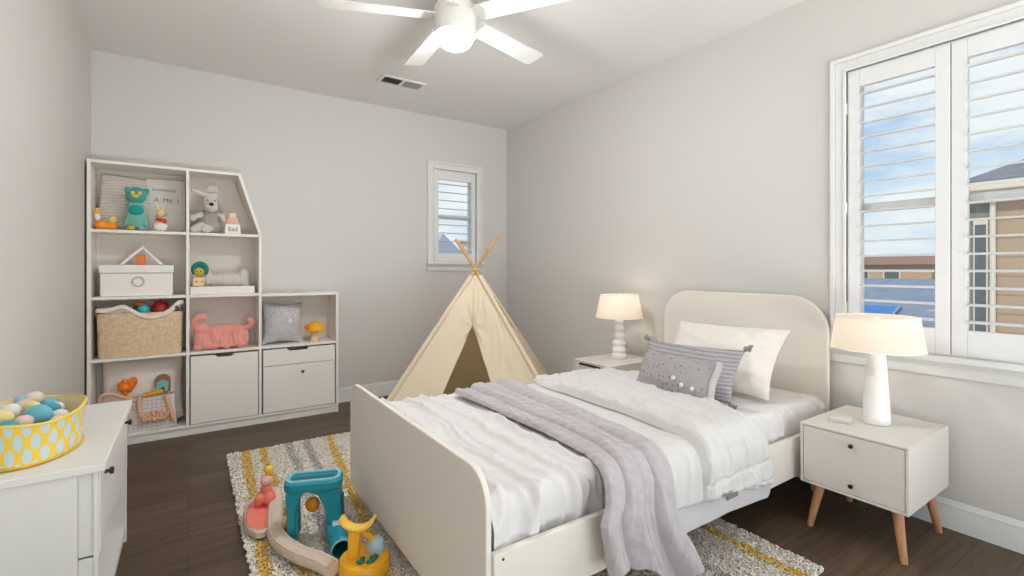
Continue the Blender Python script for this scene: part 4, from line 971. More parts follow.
# --- white duvet folded down
DL = [(-0.05, 1.70), (sy(2.14), 1.655), (sy(1.51), 1.645), (sy(1.17), 1.60), (SD, 1.575), (sz(0.33), 1.585), (sz(0.2), 1.60)]
DR = [(-0.05, 2.30), (sy(2.0), 2.24), (sy(1.4), 2.11), (sy(1.17), 2.0), (SD, 2.01), (sz(0.29), 2.09), (sz(0.2), 2.10)]
def duv_off(t_, s, x):
    h = max(lobe(t_, -0.01, 0.24, 0.052, 0.5), lobe(t_, 0.05, 1.02, 0.040, 0.12))
    e = min(1, min(t_, 1-t_)/0.02)
    hang = smooth(SD-0.08, SD+0.05, s)
    h *= 1-0.45*hang
    h *= 0.30+0.70*smooth(-0.02, 0.40, s)
    q = 0.012*crest(N3(x*7+1.5*s, s*3.2, 12), 2.4, 1.6)+0.009*crest(N3(x*15+s*3, s*5-x*2, 2), 2.8, 1.8)+0.004*crest(N3(x*22, s*12, 1), 3, 1.6)-0.004
    # stitched channels parallel to the hem
    ch = -0.010*math.exp(-((math.fmod(s+10, 0.085)-0.0425)/0.006)**2)*(0.35+0.65*hang)
    endf = min(1, max(0, (duv_end(t_)-s)/0.03))
    return 0.010+e*(h*math.sqrt(max(0.05, 1-(1-endf)**2))+q+ch)
def duv_end(t_): return sz(0.335-0.055*t_)
cd = thing('duvet', 'puffy white duvet folded back below the pillows with a grey lining', 'duvet', (1.9, 1.6, 0.52))
m = MB(); m.grid(cover(190, 250, DL, DR, duv_off, lambda t_: -0.02+0.015*math.sin(t_*7)+0.03*t_, duv_end, lambda t_, s, x: (0.012*N3(s*3, t_*2, 16), 0)), 190, 250)
m.build('duvet_cover', M_DUVET, cd, angle=180, solid=0.008)
LLT = [(-0.05, 1.50), (SD-0.06, 1.42), (SD, 1.41), (sz(0.34), 1.415), (sz(0.26), 1.425), (sz(0.1), 1.43)]
LRT = [(-0.05, 2.02), (SD-0.06, 1.98), (SD, 2.02), (sz(0.30), 2.085), (sz(0.2), 2.115)]
def lin_off(t_, s, x): return 0.003+0.007*(0.5+N3(x*7, s*2.5, 3))*smooth(SD, SD+0.1, s)*min(1, (1-t_)*6)
m = MB(); m.grid(cover(80, 50, LLT, LRT, lin_off, lambda t_: SD-0.10, lambda t_: sz(0.232-0.020*t_+0.012*math.sin(PI*t_)+0.05*max(0, (t_-0.93)/0.07)**2), lambda t_, s, x: (0.006*N3(s*9, t_*2, 2), 0)), 80, 50)
ln_ = m.build('duvet_lining', M_LIN, cd, angle=180, solid=0.005); ln_['label'] = 'flat grey lining hanging below the white duvet'
ULR = [(-0.05, 1.74), (SD-0.06, 1.66), (SD, 1.64), (sz(0.2), 1.64)]
m = MB(); m.grid(cover(60, 90, LLT, ULR, lambda t_, s, x: 0.006+0.003*N3(x*9, s*5, 7)+(0.004+0.012*crest(N3(x*16+s*3, s*3, 3), 2.5))*smooth(SD-0.3, SD, s), lambda t_: 0.02, lambda t_: sz(0.325+0.02*t_+0.005*math.sin(t_*8)), lambda t_, s, x: (0, 0)), 60, 90)
m.build('duvet_edge', M_DUVET, cd, angle=180, solid=0.006)
m = MB(); q0 = cover(2, 2, DL, DR, duv_off, lambda t_: 0, duv_end, lambda t_, s, x: (0, 0))
m.box((1.67, 1.036, 0.335), (1.74, 1.042, 0.350)); tg = m.build('fabric_tag', mat('tag_taupe', (128, 116, 116), 0.9, bump=(200, 0.2)), cd)

# ---- pillows
def facing_foot(x, y, z, lean, yaw=0.0, roll=0.0):
    """pillow frame: local x runs along -Y.. (across the bed), local y up and leaning to the headboard, local z faces the foot of the bed (-X)"""
    return at(x, y, z) @ rotz(R(-90)+yaw) @ Matrix.Rotation(R(90)-lean, 4, 'X') @ Matrix.Rotation(roll, 4, 'Z')
M_PSTR = wavemat('pillow_white_striped', (236, 230, 223), (224, 217, 210), 13, 'Z', bumps=0.25, dist=0.4)
wp = thing('bed_pillow', 'big white pillow leaning on the headboard behind the grey cushions', 'pillow', (2.55, 1.6, 0.52))
pillow('pillow_case', 0.70, 0.42, 0.19, facing_foot(2.545, 1.635, 0.700, 0.62, 0.0, 0.02), M_PILW, wp, 1.3, pinch=0.09, wr=0.012)
sp2 = thing('striped_cushion', 'mid grey ribbed cushion with corner tassels between the white pillow and dotted cushion', 'cushion', (2.31, 1.63, 0.52))
SM = facing_foot(2.285, 1.67, 0.648, 0.52, 0.0, 0.035)
pillow('cushion_cover', 0.62, 0.29, 0.15, SM, wavemat('ribbed_grey', (176, 172, 174), (152, 148, 151), 17, 'Z', bumps=0.25, dist=2.0, dscale=1.5), sp2, 4.2, pinch=0.07)
for sx, sy_ in ((1, 1), (1, -1), (-1, 1)):
    m = MB(); T2 = SM @ at(sx*0.302, sy_*0.15, 0)
    m.ell((sx*0.008, sy_*0.004, 0), (0.014, 0.014, 0.014), 0, T2)
    for q in range(7): m.tube([(sx*0.010, sy_*0.004, 0), (sx*(0.03+0.004*q % 0.01), sy_*0.012+(q-3)*0.006, (q % 3-1)*0.008)], [0.006, 0.004], 6, 0, T2)
    m.build('tassel', mat('tassel_grey', (150, 146, 148), 0.95, bump=(200, 0.5)), sp2)
pc = thing('dotted_lumbar_cushion', 'small grey lumbar cushion with dots and white pompoms in front of the ribbed one', 'cushion', (2.11, 1.58, 0.55))
PM = facing_foot(2.10, 1.60, 0.640, 0.45, 0.0, -0.0)
pillow('cushion_cover', 0.46, 0.215, 0.13, PM, dotmat('grey_dotted', (164, 158, 160), (130, 124, 128), 34, 0.2, 0.95), pc, 6.1, pinch=0.02)
for (u, v) in ((0.095, -0.045), (0.15, -0.05), (0.045, -0.02)):
    zz = 0.065*max(0.05, (1-abs(2*u/0.46)**2.2)*(1-abs(2*v/0.215)**2.2))**0.6
    MB().ell((u, v, zz+0.004), (0.0115, 0.0115, 0.010), 0, PM).build('pompom', mat('pompom_white', (236, 233, 232), 0.95, bump=(300, 0.6)), pc)
m = MB(); m.grid(lambda a, b: ((0.205+0.035*b+0.004*math.sin(a*9)), -0.112+0.224*a, 0.028*math.sin(PI*b)-0.004), 30, 8, 0, PM)
m.build('side_flange', mat('flange_pale', (190, 185, 186), 0.95, bump=(200, 0.3)), pc, angle=180, solid=0.008)

# ================================================================== NIGHTSTANDS
def nightstand(x0, x1, y0, y1, z0, z1, label, knobs, slot):
    ns = thing('nightstand', label, 'nightstand', ((x0+x1)/2, (y0+y1)/2, 0), 'matching white nightstands beside the bed')
    tk = 0.011
    m = MB(); m.box((x0, y0, z1-tk), (x1, y1, z1)); m.build('top_board', M_NS, ns, bevel=0.003)
    m = MB(); m.box((x0, y0, z0), (x1, y0+tk, z1-tk)); m.box((x0, y1-tk, z0), (x1, y1, z1-tk)); m.box((x0, y0+tk, z0), (x1, y1-tk, z0+tk)); m.box((x1-0.01, y0+tk, z0+tk), (x1, y1-tk, z1-tk))
    m.build('carcass', M_NS, ns, bevel=0.0015)
    d = MB(); d.box((x0+0.003, y0+tk+0.002, z0+tk+0.002), (x0+0.02, y1-tk-0.002, z1-tk-0.002)); dro = d.build('drawer_front', M_NS, ns, bevel=0.002)
    MB().box((x0+0.022, y0+tk, z0+tk), (x1-0.012, y1-tk, z1-tk-0.002)).build('drawer_box', M_BLACK, ns)
    for z in knobs: knob(dro, at(x0+0.003, (y0+y1)/2-0.005, z) @ Matrix.Rotation(R(-90), 4, 'Y'), r=0.0095)
    if slot:
        MB().box((x0+0.0015, (y0+y1)/2-0.10, z1-tk-0.022), (x0+0.0035, (y0+y1)/2+0.12, z1-tk-0.006)).build('finger_slot', M_BLACK, dro)
    for sx, xx in ((-1, x0+0.07), (1, x1-0.07)):
        for sy_, yy in ((-1, y0+0.06), (1, y1-0.06)):
            m = MB(); tp_ = Vector((xx, yy, z0)); ft = Vector((xx+sx*0.035, yy+sy_*0.035, 0.001))
            m.tube([ft, ft+(tp_-ft)*0.02, tp_], [0.012, 0.0135, 0.021], 18); m.build('leg', M_WOOD, ns)
    return ns
nsA = nightstand(2.375, 2.87, 0.70, 1.108, 0.212, 0.487, 'white two-knob nightstand on splayed wooden legs beneath the shuttered double window', (0.435, 0.262), False)
nsB = nightstand(2.385, 2.88, 2.345, 2.72, 0.24, 0.53, 'white nightstand between the bed and the tent with a dark finger slot', (), True)
# coaster / little white device on the near nightstand
cs = thing('small_box', 'small flat white box lying next to the tapered lamp', 'box', (2.52, 1.0, 0.487))
m = MB(); m.cbox((0, 0, 0.010), (0.065, 0.085, 0.023), 0, at(2.53, 1.0, 0.4875) @ rotz(0.3)); m.build('box_body', mat('plastic_greywhite', (222, 214, 208), 0.5, bump=(60, 0.02)), cs, bevel=0.006, seg=3)
m = MB(); m.cbox((0, 0, 0.0200), (0.045, 0.06, 0.0015), 0, at(2.53, 1.0, 0.4875) @ rotz(0.3)); m.build('box_inlay', mat('plastic_rosewhite', (206, 196, 190), 0.5, bump=(60, 0.02)), cs)

# ================================================================== LAMPS
def lampshade(cx, cy, z0, z1, r0, r1, parent, sy=1.0):
    m = MB()
    m.grid(lambda a, b: (cx+(r0+(r1-r0)*b)*math.cos(2*PI*a), cy+(r0+(r1-r0)*b)*math.sin(2*PI*a)*sy, z0+(z1-z0)*b), 56, 6, closeu=True)
    s = m.build('lamp_shade', M_SHADE, parent, angle=60)
    for r, z in ((r0, z0), (r1, z1)):
        m = MB(); m.tube([(cx+r*math.cos(2*PI*q/48), cy+r*sy*math.sin(2*PI*q/48), z) for q in range(49)], 0.0025, 6, cap=False); m.build('shade_rim', M_LAMP, s)
    m = MB()
    for q in range(3):
        a = 2*PI*q/3+0.4; m.tube([(cx, cy, z1-0.012), (cx+r1*math.cos(a), cy+r1*sy*math.sin(a), z1-0.004)], 0.0018, 6)
    m.build('spider_frame', M_LAMP, s)
    MB().lathe([(0, 0), (0.010, 0), (0.011, 0.006), (0.006, 0.012), (0, 0.014)], 14, 0, at(cx, cy, z1-0.006), cap=False).build('finial', M_LAMP, s)
    return s
def lamp_light(cx, cy, z, parent, e):
    MB().lathe([(0.013, -0.05), (0.015, -0.035), (0.028, 0.0), (0.026, 0.016), (0.014, 0.027), (0, 0.03)], 18, 0, at(cx, cy, z), cap=False).build('bulb', M_BULB, parent)
    l = bpy.data.lights.new('lamp_light', 'POINT'); l.energy = e; l.color = (1.0, 0.86, 0.72); l.shadow_soft_size = 0.03
    lo = bpy.data.objects.new('lamp_light', l); C.objects.link(lo); lo.location = (cx, cy, z+0.045)
lx, ly, lz = 2.64, 0.898, 0.4875
la = thing('table_lamp', 'white lamp with a smooth tapered column and wide drum shade under the double window', 'lamp', (lx, ly, lz), 'lit table lamps on the nightstands')
MB().lathe([(0, 0.0), (0.050, 0.0), (0.0535, 0.004), (0.0535, 0.012), (0.050, 0.10), (0.042, 0.22), (0.034, 0.335), (0.030, 0.342), (0.010, 0.345), (0.010, 0.37), (0, 0.37)], 40, 0, at(lx, ly, lz), cap=False).build('lamp_base', M_LAMP, la)
lampshade(lx, ly, 0.832, 0.980, 0.179, 0.158, la)
lamp_light(lx, ly, 0.905, la, 0.45)
lx, ly, lz = 2.68, 2.535, 0.5305
lb = thing('table_lamp', 'white lamp with a stacked knobbly column and tapered shade beside the tent', 'lamp', (lx, ly, lz), 'lit table lamps on the nightstands')
pr = [(0, 0), (0.052, 0), (0.056, 0.008), (0.054, 0.03), (0.044, 0.04)]
z = 0.04
for rr, hh in ((0.052, 0.05), (0.050, 0.05), (0.044, 0.055), (0.038, 0.055), (0.034, 0.05)):
    for q in range(1, 8):
        a = PI*q/8; pr.append((rr-0.014+0.014*math.sin(a), z+hh*(q/8)))
    z += hh
pr += [(0.014, z+0.004), (0.010, z+0.01), (0.010, z+0.05), (0, z+0.05)]
MB().lathe(pr, 36, 0, at(lx, ly, lz), cap=False).build('lamp_base', M_LAMP, lb, angle=30)
# little carved lumps round the tiers
lampshade(lx, ly, 0.838, 1.005, 0.174, 0.140, lb)
lamp_light(lx, ly, 0.90, lb, 0.6)
pa = thing('power_plug', 'small white plug-in adapter on the wall below the nightstand top', 'plug', (XR-0.02, 1.09, 0.25))
MB().box((XR-0.035, 1.06, 0.22), (XR-0.001, 1.12, 0.29)).build('plug_body', M_LAMP, pa, bevel=0.006, seg=3)
MB().tube([(XR-0.02, 1.09, 0.22), (XR-0.022, 1.09, 0.18), (XR-0.03, 1.10, 0.15)], 0.003, 8).build('plug_cord', M_LAMP, pa)

# ================================================================== TEEPEE
tc_ = Vector((1.96, 3.44, 0)); ta = R(35)
tn = Vector((-math.sin(ta), -math.cos(ta), 0)); tt_ = Vector((math.cos(ta), -math.sin(ta), 0))
HT, HN, AZ = 0.73, 0.58, 1.20
tw = thing('play_tent', 'cream canvas teepee play tent with wooden poles in the room corner', 'play tent', tuple(tc_))
APX = tc_+Vector((0, 0, AZ))
corner = {'fl': tc_+tn*HN-tt_*HT, 'fr': tc_+tn*HN+tt_*HT, 'br': tc_-tn*HN+tt_*HT, 'bl': tc_-tn*HN-tt_*HT}
TOPF = 0.962
def edge(c, h): return corner[c].lerp(APX, h)
def face(nm, ca, cb, fn_l=None, fn_r=None, nu=40, nv=60, sag=0.03, seed=0.0, h0=0.0):
    outn = ((corner[ca]+corner[cb])/2-tc_).normalized()
    def fn(a, b):
        h = h0+(TOPF-h0)*b
        A, B = edge(ca, h), edge(cb, h)
        l = fn_l(h) if fn_l else 0.0; r = fn_r(h) if fn_r else 1.0
        u = l+(r-l)*a
        p = A.lerp(B, u)
        bul = -sag*math.sin(PI*u)*math.sin(PI*min(1, h*1.02))
        w = 0.016*N3(u*5+seed, h*7, seed)+0.008*N3(u*13+seed, h*9, seed+3)
        if nm == 'front_flap' and seed > 0.5: w += 0.016*crest(N3((u-0.4*h)*9, h*1.2, 3.3), 2.6, 1.5)*(1-h)
        # pull wrinkles radiating from the flap peak
        du, dh = (u-0.5), (h-0.635); rr = math.hypot(du*1.2, dh); th = math.atan2(dh, du)
        w += 0.018*math.sin(th*9+seed)*math.exp(-(rr/0.17)**2)*min(1, rr/0.03) if seed < 1 else 0
        w *= min(1, u/0.06, (1-u)/0.06) if True else 1
        return tuple(p+outn*(bul+w))
    m = MB(); m.grid(fn, nu, nv)
    return m.build(nm, M_CANVAS, tw, angle=180, solid=0.003)
PK = 0.637
def op_half(h):  # half width of the opening in face fraction (0.5 centre)
    if h >= PK: return 0.0
    z = h*AZ; along = 0.30*(1-z/(PK*AZ)); hw = HT*(1-h)
    return along/(2*hw)
face('front_flap', 'fl', 'fr', None, lambda h: 0.5-0.012-op_half(h), seed=0.2)
face('front_flap', 'fl', 'fr', lambda h: 0.5-0.012+op_half(h), None, seed=0.6)
face('canvas_side', 'fr', 'br', seed=2.0, nu=30); face('canvas_side', 'bl', 'fl', seed=3.0, nu=30); face('canvas_back', 'br', 'bl', seed=4.0, nu=30)
# pole sleeves along the edges
for ca in ('fl', 'fr', 'br', 'bl'):
    d = (corner[ca]-tc_).normalized()*0.006
    MB().tube([edge(ca, 0.0)+d+Vector((0, 0, 0.004)), edge(ca, 0.5)+d, edge(ca, TOPF-0.01)+d*0.5], [0.020, 0.019, 0.016], 12).build('pole_sleeve', M_CANVAS, tw)
for i, ca in enumerate(('fl', 'fr', 'br', 'bl')):
    d = (APX-corner[ca]).normalized(); L = (APX-corner[ca]).length
    sh = Vector((0.010*math.cos(i*1.6+0.5), 0.010*math.sin(i*1.6+0.5), 0)); L += (0.06, -0.04, 0.0, -0.09)[i]
    MB().tube([corner[ca]+d*0.02+Vector((0, 0, 0.003)), corner[ca]+d*(L+0.30)+sh], 0.0125, 14).build('pole', M_POLE, tw, bevel=0.002)
MB().prism([(tc_.x+(corner[c].x-tc_.x)*0.95, tc_.y+(corner[c].y-tc_.y)*0.95) for c in ('fl', 'fr', 'br', 'bl')], 'z', 0.002, 0.012).build('floor_mat', mat('tent_mat', (214, 202, 184), 0.95, bump=(100, 0.3)), tw)
MB().tube([APX+Vector((0.03*math.cos(q*0.7), 0.03*math.sin(q*0.7), -0.012+0.001*q)) for q in range(19)], 0.004, 6).build('rope_binding', mat('binding_cream', (226, 208, 176), 0.9, bump=(200, 0.3)), tw)

# ================================================================== TOYS ON THE RUG
M_TL = mat('plastic_teal', (18, 140, 158), 0.38, bump=(50, 0.02)); M_TLP = mat('plastic_pale_teal', (120, 192, 204), 0.4, bump=(50, 0.02))
M_TLD = mat('plastic_dark_teal', (12, 92, 108), 0.5, bump=(50, 0.02))
M_TRK = mat('track_beige', (214, 194, 176), 0.6, bump=(120, 0.3, 3))
M_COR = mat('plastic_coral', (240, 128, 112), 0.5, bump=(50, 0.02)); M_PKP = mat('plastic_pale_pink', (236, 186, 172), 0.5, bump=(50, 0.02))
# pink landing disc + beige curved track (one play piece)
tk = thing('toy_track', 'beige curved toy track with a round coral landing pad lying on the rug', 'toy track', (0.30, 2.5, RZ))
dc = (0.305, 2.50)
DM = at(0.288, 2.525, RZ) @ rotz(R(-6))
MB().lathe([(0, 0.004), (0.108, 0.004), (0.118, 0.012), (0.118, 0.036), (0.110, 0.044), (0.102, 0.036), (0.102, 0.026), (0, 0.026)], 56, 0, DM, cap=False, sx=0.66, sy=1.70).build('pad_rim', M_TRK, tk)
MB().lathe([(0, 0.026), (0.101, 0.026), (0.098, 0.034), (0, 0.036)], 56, 0, DM, cap=False, sx=0.66, sy=1.70).build('landing_pad', M_COR, tk)
tpath = rope([(0.365, 2.70, RZ+0.040), (0.348, 2.55, RZ+0.040), (0.322, 2.38, RZ+0.040), (0.314, 2.22, RZ+0.040), (0.358, 2.07, RZ+0.040), (0.425, 1.95, RZ+0.040), (0.452, 1.885, RZ+0.040)], 0.02, 60)
m = MB(); m.tube(tpath, 0.034, 14, flat=0.85); m.build('track_tube', M_TRK, tk)
m = MB()
for side_ in (-1, 1):
    off_ = [p+Vector((side_*0.022, side_*0.008, 0.022)) for p in tpath]; m.tube(off_, 0.0035, 6)
m.build('track_rail', mat('track_pale', (226, 208, 192), 0.6, bump=(100, 0.1)), tk)
# figure
fl = thing('toy_flamingo', 'coral toy figure with a pink head and yellow cap on the landing pad', 'toy', (0.315, 2.56, RZ+0.037))
fz = RZ+0.037
m = MB(); m.ell((0.314, 2.605, fz+0.035), (0.04, 0.034, 0.035)); m.ell((0.284, 2.590, fz+0.03), (0.024, 0.022, 0.03)); m.ell((0.326, 2.575, fz+0.03), (0.028, 0.026, 0.03)); m.ell((0.314, 2.600, fz+0.07), (0.028, 0.026, 0.026)); m.build('figure_body', M_COR, fl, remesh=0.004)
MB().ell((0.316, 2.600, fz+0.112), (0.028, 0.027, 0.025)).build('figure_head', M_PKP, fl)
m = MB(); m.ell((0.326, 2.605, fz+0.160), (0.021, 0.020, 0.022)); m.tube([(0.319, 2.602, fz+0.13), (0.324, 2.604, fz+0.15)], 0.012, 10); m.build('figure_cap', M_YE, fl, remesh=0.004)
MB().ell((0.321, 2.610, fz+0.186), (0.008, 0.008, 0.006)).build('cap_leaf', mat('leaf_green', (120, 160, 80), 0.5, bump=(40, 0.02)), fl)
# pale ball and orange ball
tag(MB().ell((0.398, 2.37, RZ+0.034), 0.034).build('toy_ball', M_PKP), 'pale pink ball on the rug beside the teal toy tower', 'toy ball')
# teal tower
tt2 = thing('toy_tower', 'teal plastic toy arch tower with a grooved tray top on the rug', 'toy', (0.46, 2.22, RZ))
u_ = Vector((0.19, -0.07, 0)).normalized(); w_ = Vector((0.07, 0.19, 0)).normalized()
TM = Matrix(((u_.x, w_.x, 0, 0.46), (u_.y, w_.y, 0, 2.235), (0, 0, 1, 0), (0, 0, 0, 1)))
def rr2(w, h, r, n=6):
    p = []
    for cx, cy, a0 in ((w-r, h-r, 0), (-w+r, h-r, 90), (-w+r, -h+r, 180), (w-r, -h+r, 270)):
        for i in range(n+1):
            a = R(a0+90*i/n); p.append((cx+r*math.cos(a), cy+r*math.sin(a)))
    return p
MB().prism(rr2(0.118, 0.064, 0.04), 'z', RZ+0.222, RZ+0.262, 0, TM).build('tray_top', M_TL, tt2, bevel=0.008, seg=3)
m = MB(); P_ = rr2(0.110, 0.056, 0.036); Q_ = rr2(0.096, 0.040, 0.024)
n_ = len(P_); m.add([(p[0], p[1], RZ+0.2625) for p in P_]+[(p[0], p[1], RZ+0.270) for p in P_]+[(p[0], p[1], RZ+0.270) for p in Q_]+[(p[0], p[1], RZ+0.2625) for p in Q_],
      [(i+k*n_, (i+1) % n_+k*n_, (i+1) % n_+((k+1) % 4)*n_, i+((k+1) % 4)*n_) for i in range(n_) for k in range(4)], 0, TM); m.build('tray_rim', M_TLP, tt2)
MB().prism(rr2(0.088, 0.018, 0.016), 'z', RZ+0.2622, RZ+0.266, 0, TM @ at(0, -0.014, 0)).build('tray_groove', M_TLD, tt2)
# legs: outline in (x,z), extruded across
legL = [(-0.108, 0.222), (-0.03, 0.222), (-0.055, 0.19), (-0.066, 0.14), (-0.062, 0.02), (-0.070, 0.002), (-0.094, 0.002), (-0.100, 0.05)]
MB().prism([(p[0], RZ+p[1]) for p in legL], 'y', -0.058, -0.012, 0, TM).build('tower_leg', M_TL, tt2, bevel=0.006, seg=3)
MB().prism([(p[0], RZ+p[1]) for p in legL], 'y', 0.03, 0.055, 0, TM).build('tower_leg', M_TL, tt2, bevel=0.006, seg=3)
legR = [(0.108, 0.222), (-0.03, 0.222), (0.02, 0.20), (0.045, 0.15), (0.055, 0.08), (0.062, 0.002), (0.112, 0.002), (0.118, 0.10)]
MB().prism([(p[0], RZ+p[1]) for p in legR], 'y', -0.05, 0.055, 0, TM).build('tower_leg', M_TL, tt2, bevel=0.006, seg=3)
MB().prism(rr2(0.026, 0.05, 0.02), 'x', 0.113, 0.122, 0, TM @ at(0, 0.0, RZ+0.13)).build('leg_panel', M_TLD, tt2, bevel=0.003)
MB().ell((-0.012, 0.03, RZ+0.13), (0.03, 0.022, 0.034), 0, TM).build('orange_knob', M_OR, tt2)
# tube slide
sl = thing('toy_tunnel', 'teal half-round toy tunnel running from the tower towards the yellow base', 'toy', (0.535, 2.08, RZ))
a0 = Vector((0.535, 2.22, RZ+0.045)); a1 = Vector((0.512, 1.985, RZ+0.045))
m = MB(); dd = (a1-a0); pr_ = [(0.036, 0), (0.042, 0)]
def tunnel(r):
    d_ = dd.normalized(); s_ = Vector((-d_.y, d_.x, 0))
    return lambda a, b: tuple(a0+dd*b+s_*r*math.cos(2*PI*a)+Vector((0, 0, r*math.sin(2*PI*a))))
m.grid(tunnel(0.040), 36, 6, closeu=True); m.build('tunnel_wall', M_TL, sl, angle=60, solid=0.005)
m = MB(); s_ = Vector((-dd.normalized().y, dd.normalized().x, 0))
m.grid(lambda a, b: tuple(a0+dd*(0.18+0.30*b)+s_*0.0412*math.cos(R(40+70*a))*-1*-1+Vector((0, 0, 0.0412*math.sin(R(40+70*a))))), 8, 4); m.build('tunnel_sticker', mat('sticker_pale', (176, 200, 206), 0.5, bump=(60, 0.02)), sl, angle=60)
m = MB(); m.tube([tuple(Vector(tunnel(0.040)(q/36, 1.0))) for q in range(37)], 0.004, 8, cap=False); m.build('tunnel_ring', M_TLP, sl)
# yellow base toy
yt = thing('toy_spinner', 'yellow plastic toy base with a cradle-topped post beside the footboard', 'toy', (0.565, 1.89, RZ))
MY = mat('plastic_golden', (247, 178, 38), 0.38, bump=(50, 0.02))
yc = (0.570, 1.875)
MB().lathe([(0, 0.002), (0.088, 0.002), (0.096, 0.010), (0.096, 0.045), (0.090, 0.056), (0.078, 0.060), (0, 0.060)], 44, 0, at(yc[0], yc[1], RZ), cap=False).build('round_base', MY, yt)
YM = at(yc[0], yc[1], RZ) @ rotz(R(-34))
MB().prism([(-0.062, 0.058), (-0.02, 0.058), (-0.014, 0.10), (-0.010, 0.165), (-0.055, 0.165), (-0.056, 0.10)], 'y', -0.03, 0.005, 0, YM).build('post', MY, yt, bevel=0.005, seg=3)
MB().tube([(-0.02, 0.0, 0.160), (0.02, 0.012, 0.125), (0.05, 0.03, 0.060)], [0.010, 0.010, 0.012], 12, 0, YM).build('strut', MY, yt)
# cradle: crescent band
def cres(a, b):
    th = R(200+a*140); r = 0.062-0.0*b
    w = 0.022
    return (-0.022+r*math.cos(th)*1.0, -0.012-w+2*w*b, 0.236+r*0.95*math.sin(th))
m = MB(); m.grid(lambda a, b: cres(a, b), 26, 6, 0, YM); m.build('cradle', mat('plastic_butter', (252, 208, 88), 0.4, bump=(50, 0.02)), yt, angle=180, solid=0.012)
m = MB(); m.lathe([(0, 0), (0.034, 0), (0.036, 0.02), (0.030, 0.048), (0.02, 0.056), (0, 0.058)], 24, 0, YM @ at(0.035, 0.028, 0.060), cap=False, sx=1, sy=0.8); m.build('clear_dome', mat('plastic_ice_blue', (176, 208, 218), 0.25, bump=(50, 0.02)), yt)
for q, (x_, y_) in enumerate(((0.0, -0.055), (0.035, -0.05), (0.045, -0.035))):
    m = MB(); m.ell((x_, y_, 0.066), (0.016, 0.010, 0.007), 0, YM, e=(0, 0, q*0.9)); m.ell((x_+0.006, y_+0.012, 0.070), (0.010, 0.013, 0.008), 0, YM, e=(0.3, 0, q)); m.build('leaf', mat('leaf_dark_teal', (26, 112, 96), 0.45, bump=(40, 0.02)), yt, remesh=0.003)

# ================================================================== OUTSIDE
M_STUC = mat('stucco_tan', (196, 168, 140), 0.9, bump=(20, 0.2), var=0.05)
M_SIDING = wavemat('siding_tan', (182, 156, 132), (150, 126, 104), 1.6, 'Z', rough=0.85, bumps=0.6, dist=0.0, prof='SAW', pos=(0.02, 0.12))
M_ROOFG = mat('roof_shingle_grey', (128, 130, 136), 0.9, bump=(30, 0.6), var=0.15, varscale=9)
M_ROOFB = mat('roof_shingle_slate', (134, 146, 162), 0.85, bump=(30, 0.6), var=0.12, varscale=5)
M_ROOFR = mat('roof_brown', (160, 120, 98), 0.9, bump=(30, 0.6), var=0.1)
M_FASC = mat('fascia_cream', (226, 214, 196), 0.7, bump=(20, 0.05))
M_CREAM = mat('wall_cream', (222, 204, 178), 0.9, bump=(20, 0.2))
M_GLD = mat('dark_window', (92, 100, 104), 0.15, bump=(4, 0.02), spec=0.6)
M_GROUND = mat('ground_tan', (150, 142, 130), 0.95, bump=(3, 0.3), var=0.1, varscale=0.4)
g = MB().box((3.4, -40, -3.4), (160, 160, -3.2)).build('ground', M_GROUND); struct(g)
g = MB().box((-40, 5.2, -3.4), (3.4, 160, -3.2)).build('terrain', M_GROUND); struct(g)
# neighbour house beside the double window
nh = thing('neighbour_house', 'tan sided house with a grey roof close outside the double window', 'house', (9.5, -2.5, -3.2))
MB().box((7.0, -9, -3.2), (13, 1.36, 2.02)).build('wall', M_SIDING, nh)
MB().box((7.0, 1.36, -3.2), (13.0, 1.56, 2.0)).build('corner_wall', mat('siding_grey', (128, 134, 126), 0.85, bump=(20, 0.1)), nh)
wf = MB().box((6.97, 1.385, -0.9), (7.0, 1.50, 1.72)).build('window_frame', M_FASC, nh)
MB().box((6.96, 1.40, -0.85), (6.97, 1.485, 1.67)).build('pane', M_GLD, wf)
MB().tube([(6.95, 1.345, 1.98), (6.95, 1.345, -3.2)], 0.025, 10).build('downspout', M_FASC, nh)
MB().box((6.74, -9.2, 2.0), (6.86, 1.60, 2.10)).build('gutter', M_FASC, nh, bevel=0.02)
MB().box((6.80, -9.2, 1.98), (7.0, 1.60, 2.01)).build('soffit', M_FASC, nh)
# hipped roof
m = MB(); m.add([(6.74, 1.62, 2.10), (6.74, -9.2, 2.10), (13.4, -9.2, 2.10), (13.4, 1.62, 2.10), (10.0, -1.4, 3.75), (10.0, -6.0, 3.75)], [(0, 4, 5, 1), (1, 5, 2), (2, 5, 4, 3), (3, 4, 0), (0, 1, 2, 3)]); m.build('roof', M_ROOFG, nh, solid=0.0)
# lower roof with a solar panel
lh = thing('low_house', 'house with a wide slate blue roof below the double window', 'house', (14, 6, -3.2))
MB().box((10.0, 2.2, -3.2), (18, 7.0, -0.75)).build('wall', M_CREAM, lh)
m = MB(); m.add([(9.4, 1.75, -0.7), (18.6, 1.75, -0.7), (18.6, 7.6, -0.7), (9.4, 7.6, -0.7), (14, 2.9, 0.97), (14, 6.2, 0.97)], [(0, 4, 5, 3), (0, 1, 4), (1, 2, 5, 4), (2, 3, 5), (0, 3, 2, 1)]); m.build('roof', M_ROOFB, lh)
pv = thing('solar_panel', 'bright blue solar panel lying on the slate blue roof', 'solar panel', (11.5, 4.5, 0))
sl_ = math.atan2(1.67, 4.6)
RM = at(11.9, 4.35, -0.7+1.67*(11.9-9.4)/4.6+0.04) @ Matrix.Rotation(-sl_, 4, 'Y')
MB().box((-0.45, -0.6, 0), (0.45, 0.6, 0.04), 0, RM).build('panel_frame', mat('pv_frame', (150, 170, 190), 0.4, bump=(10, 0.02)), pv)
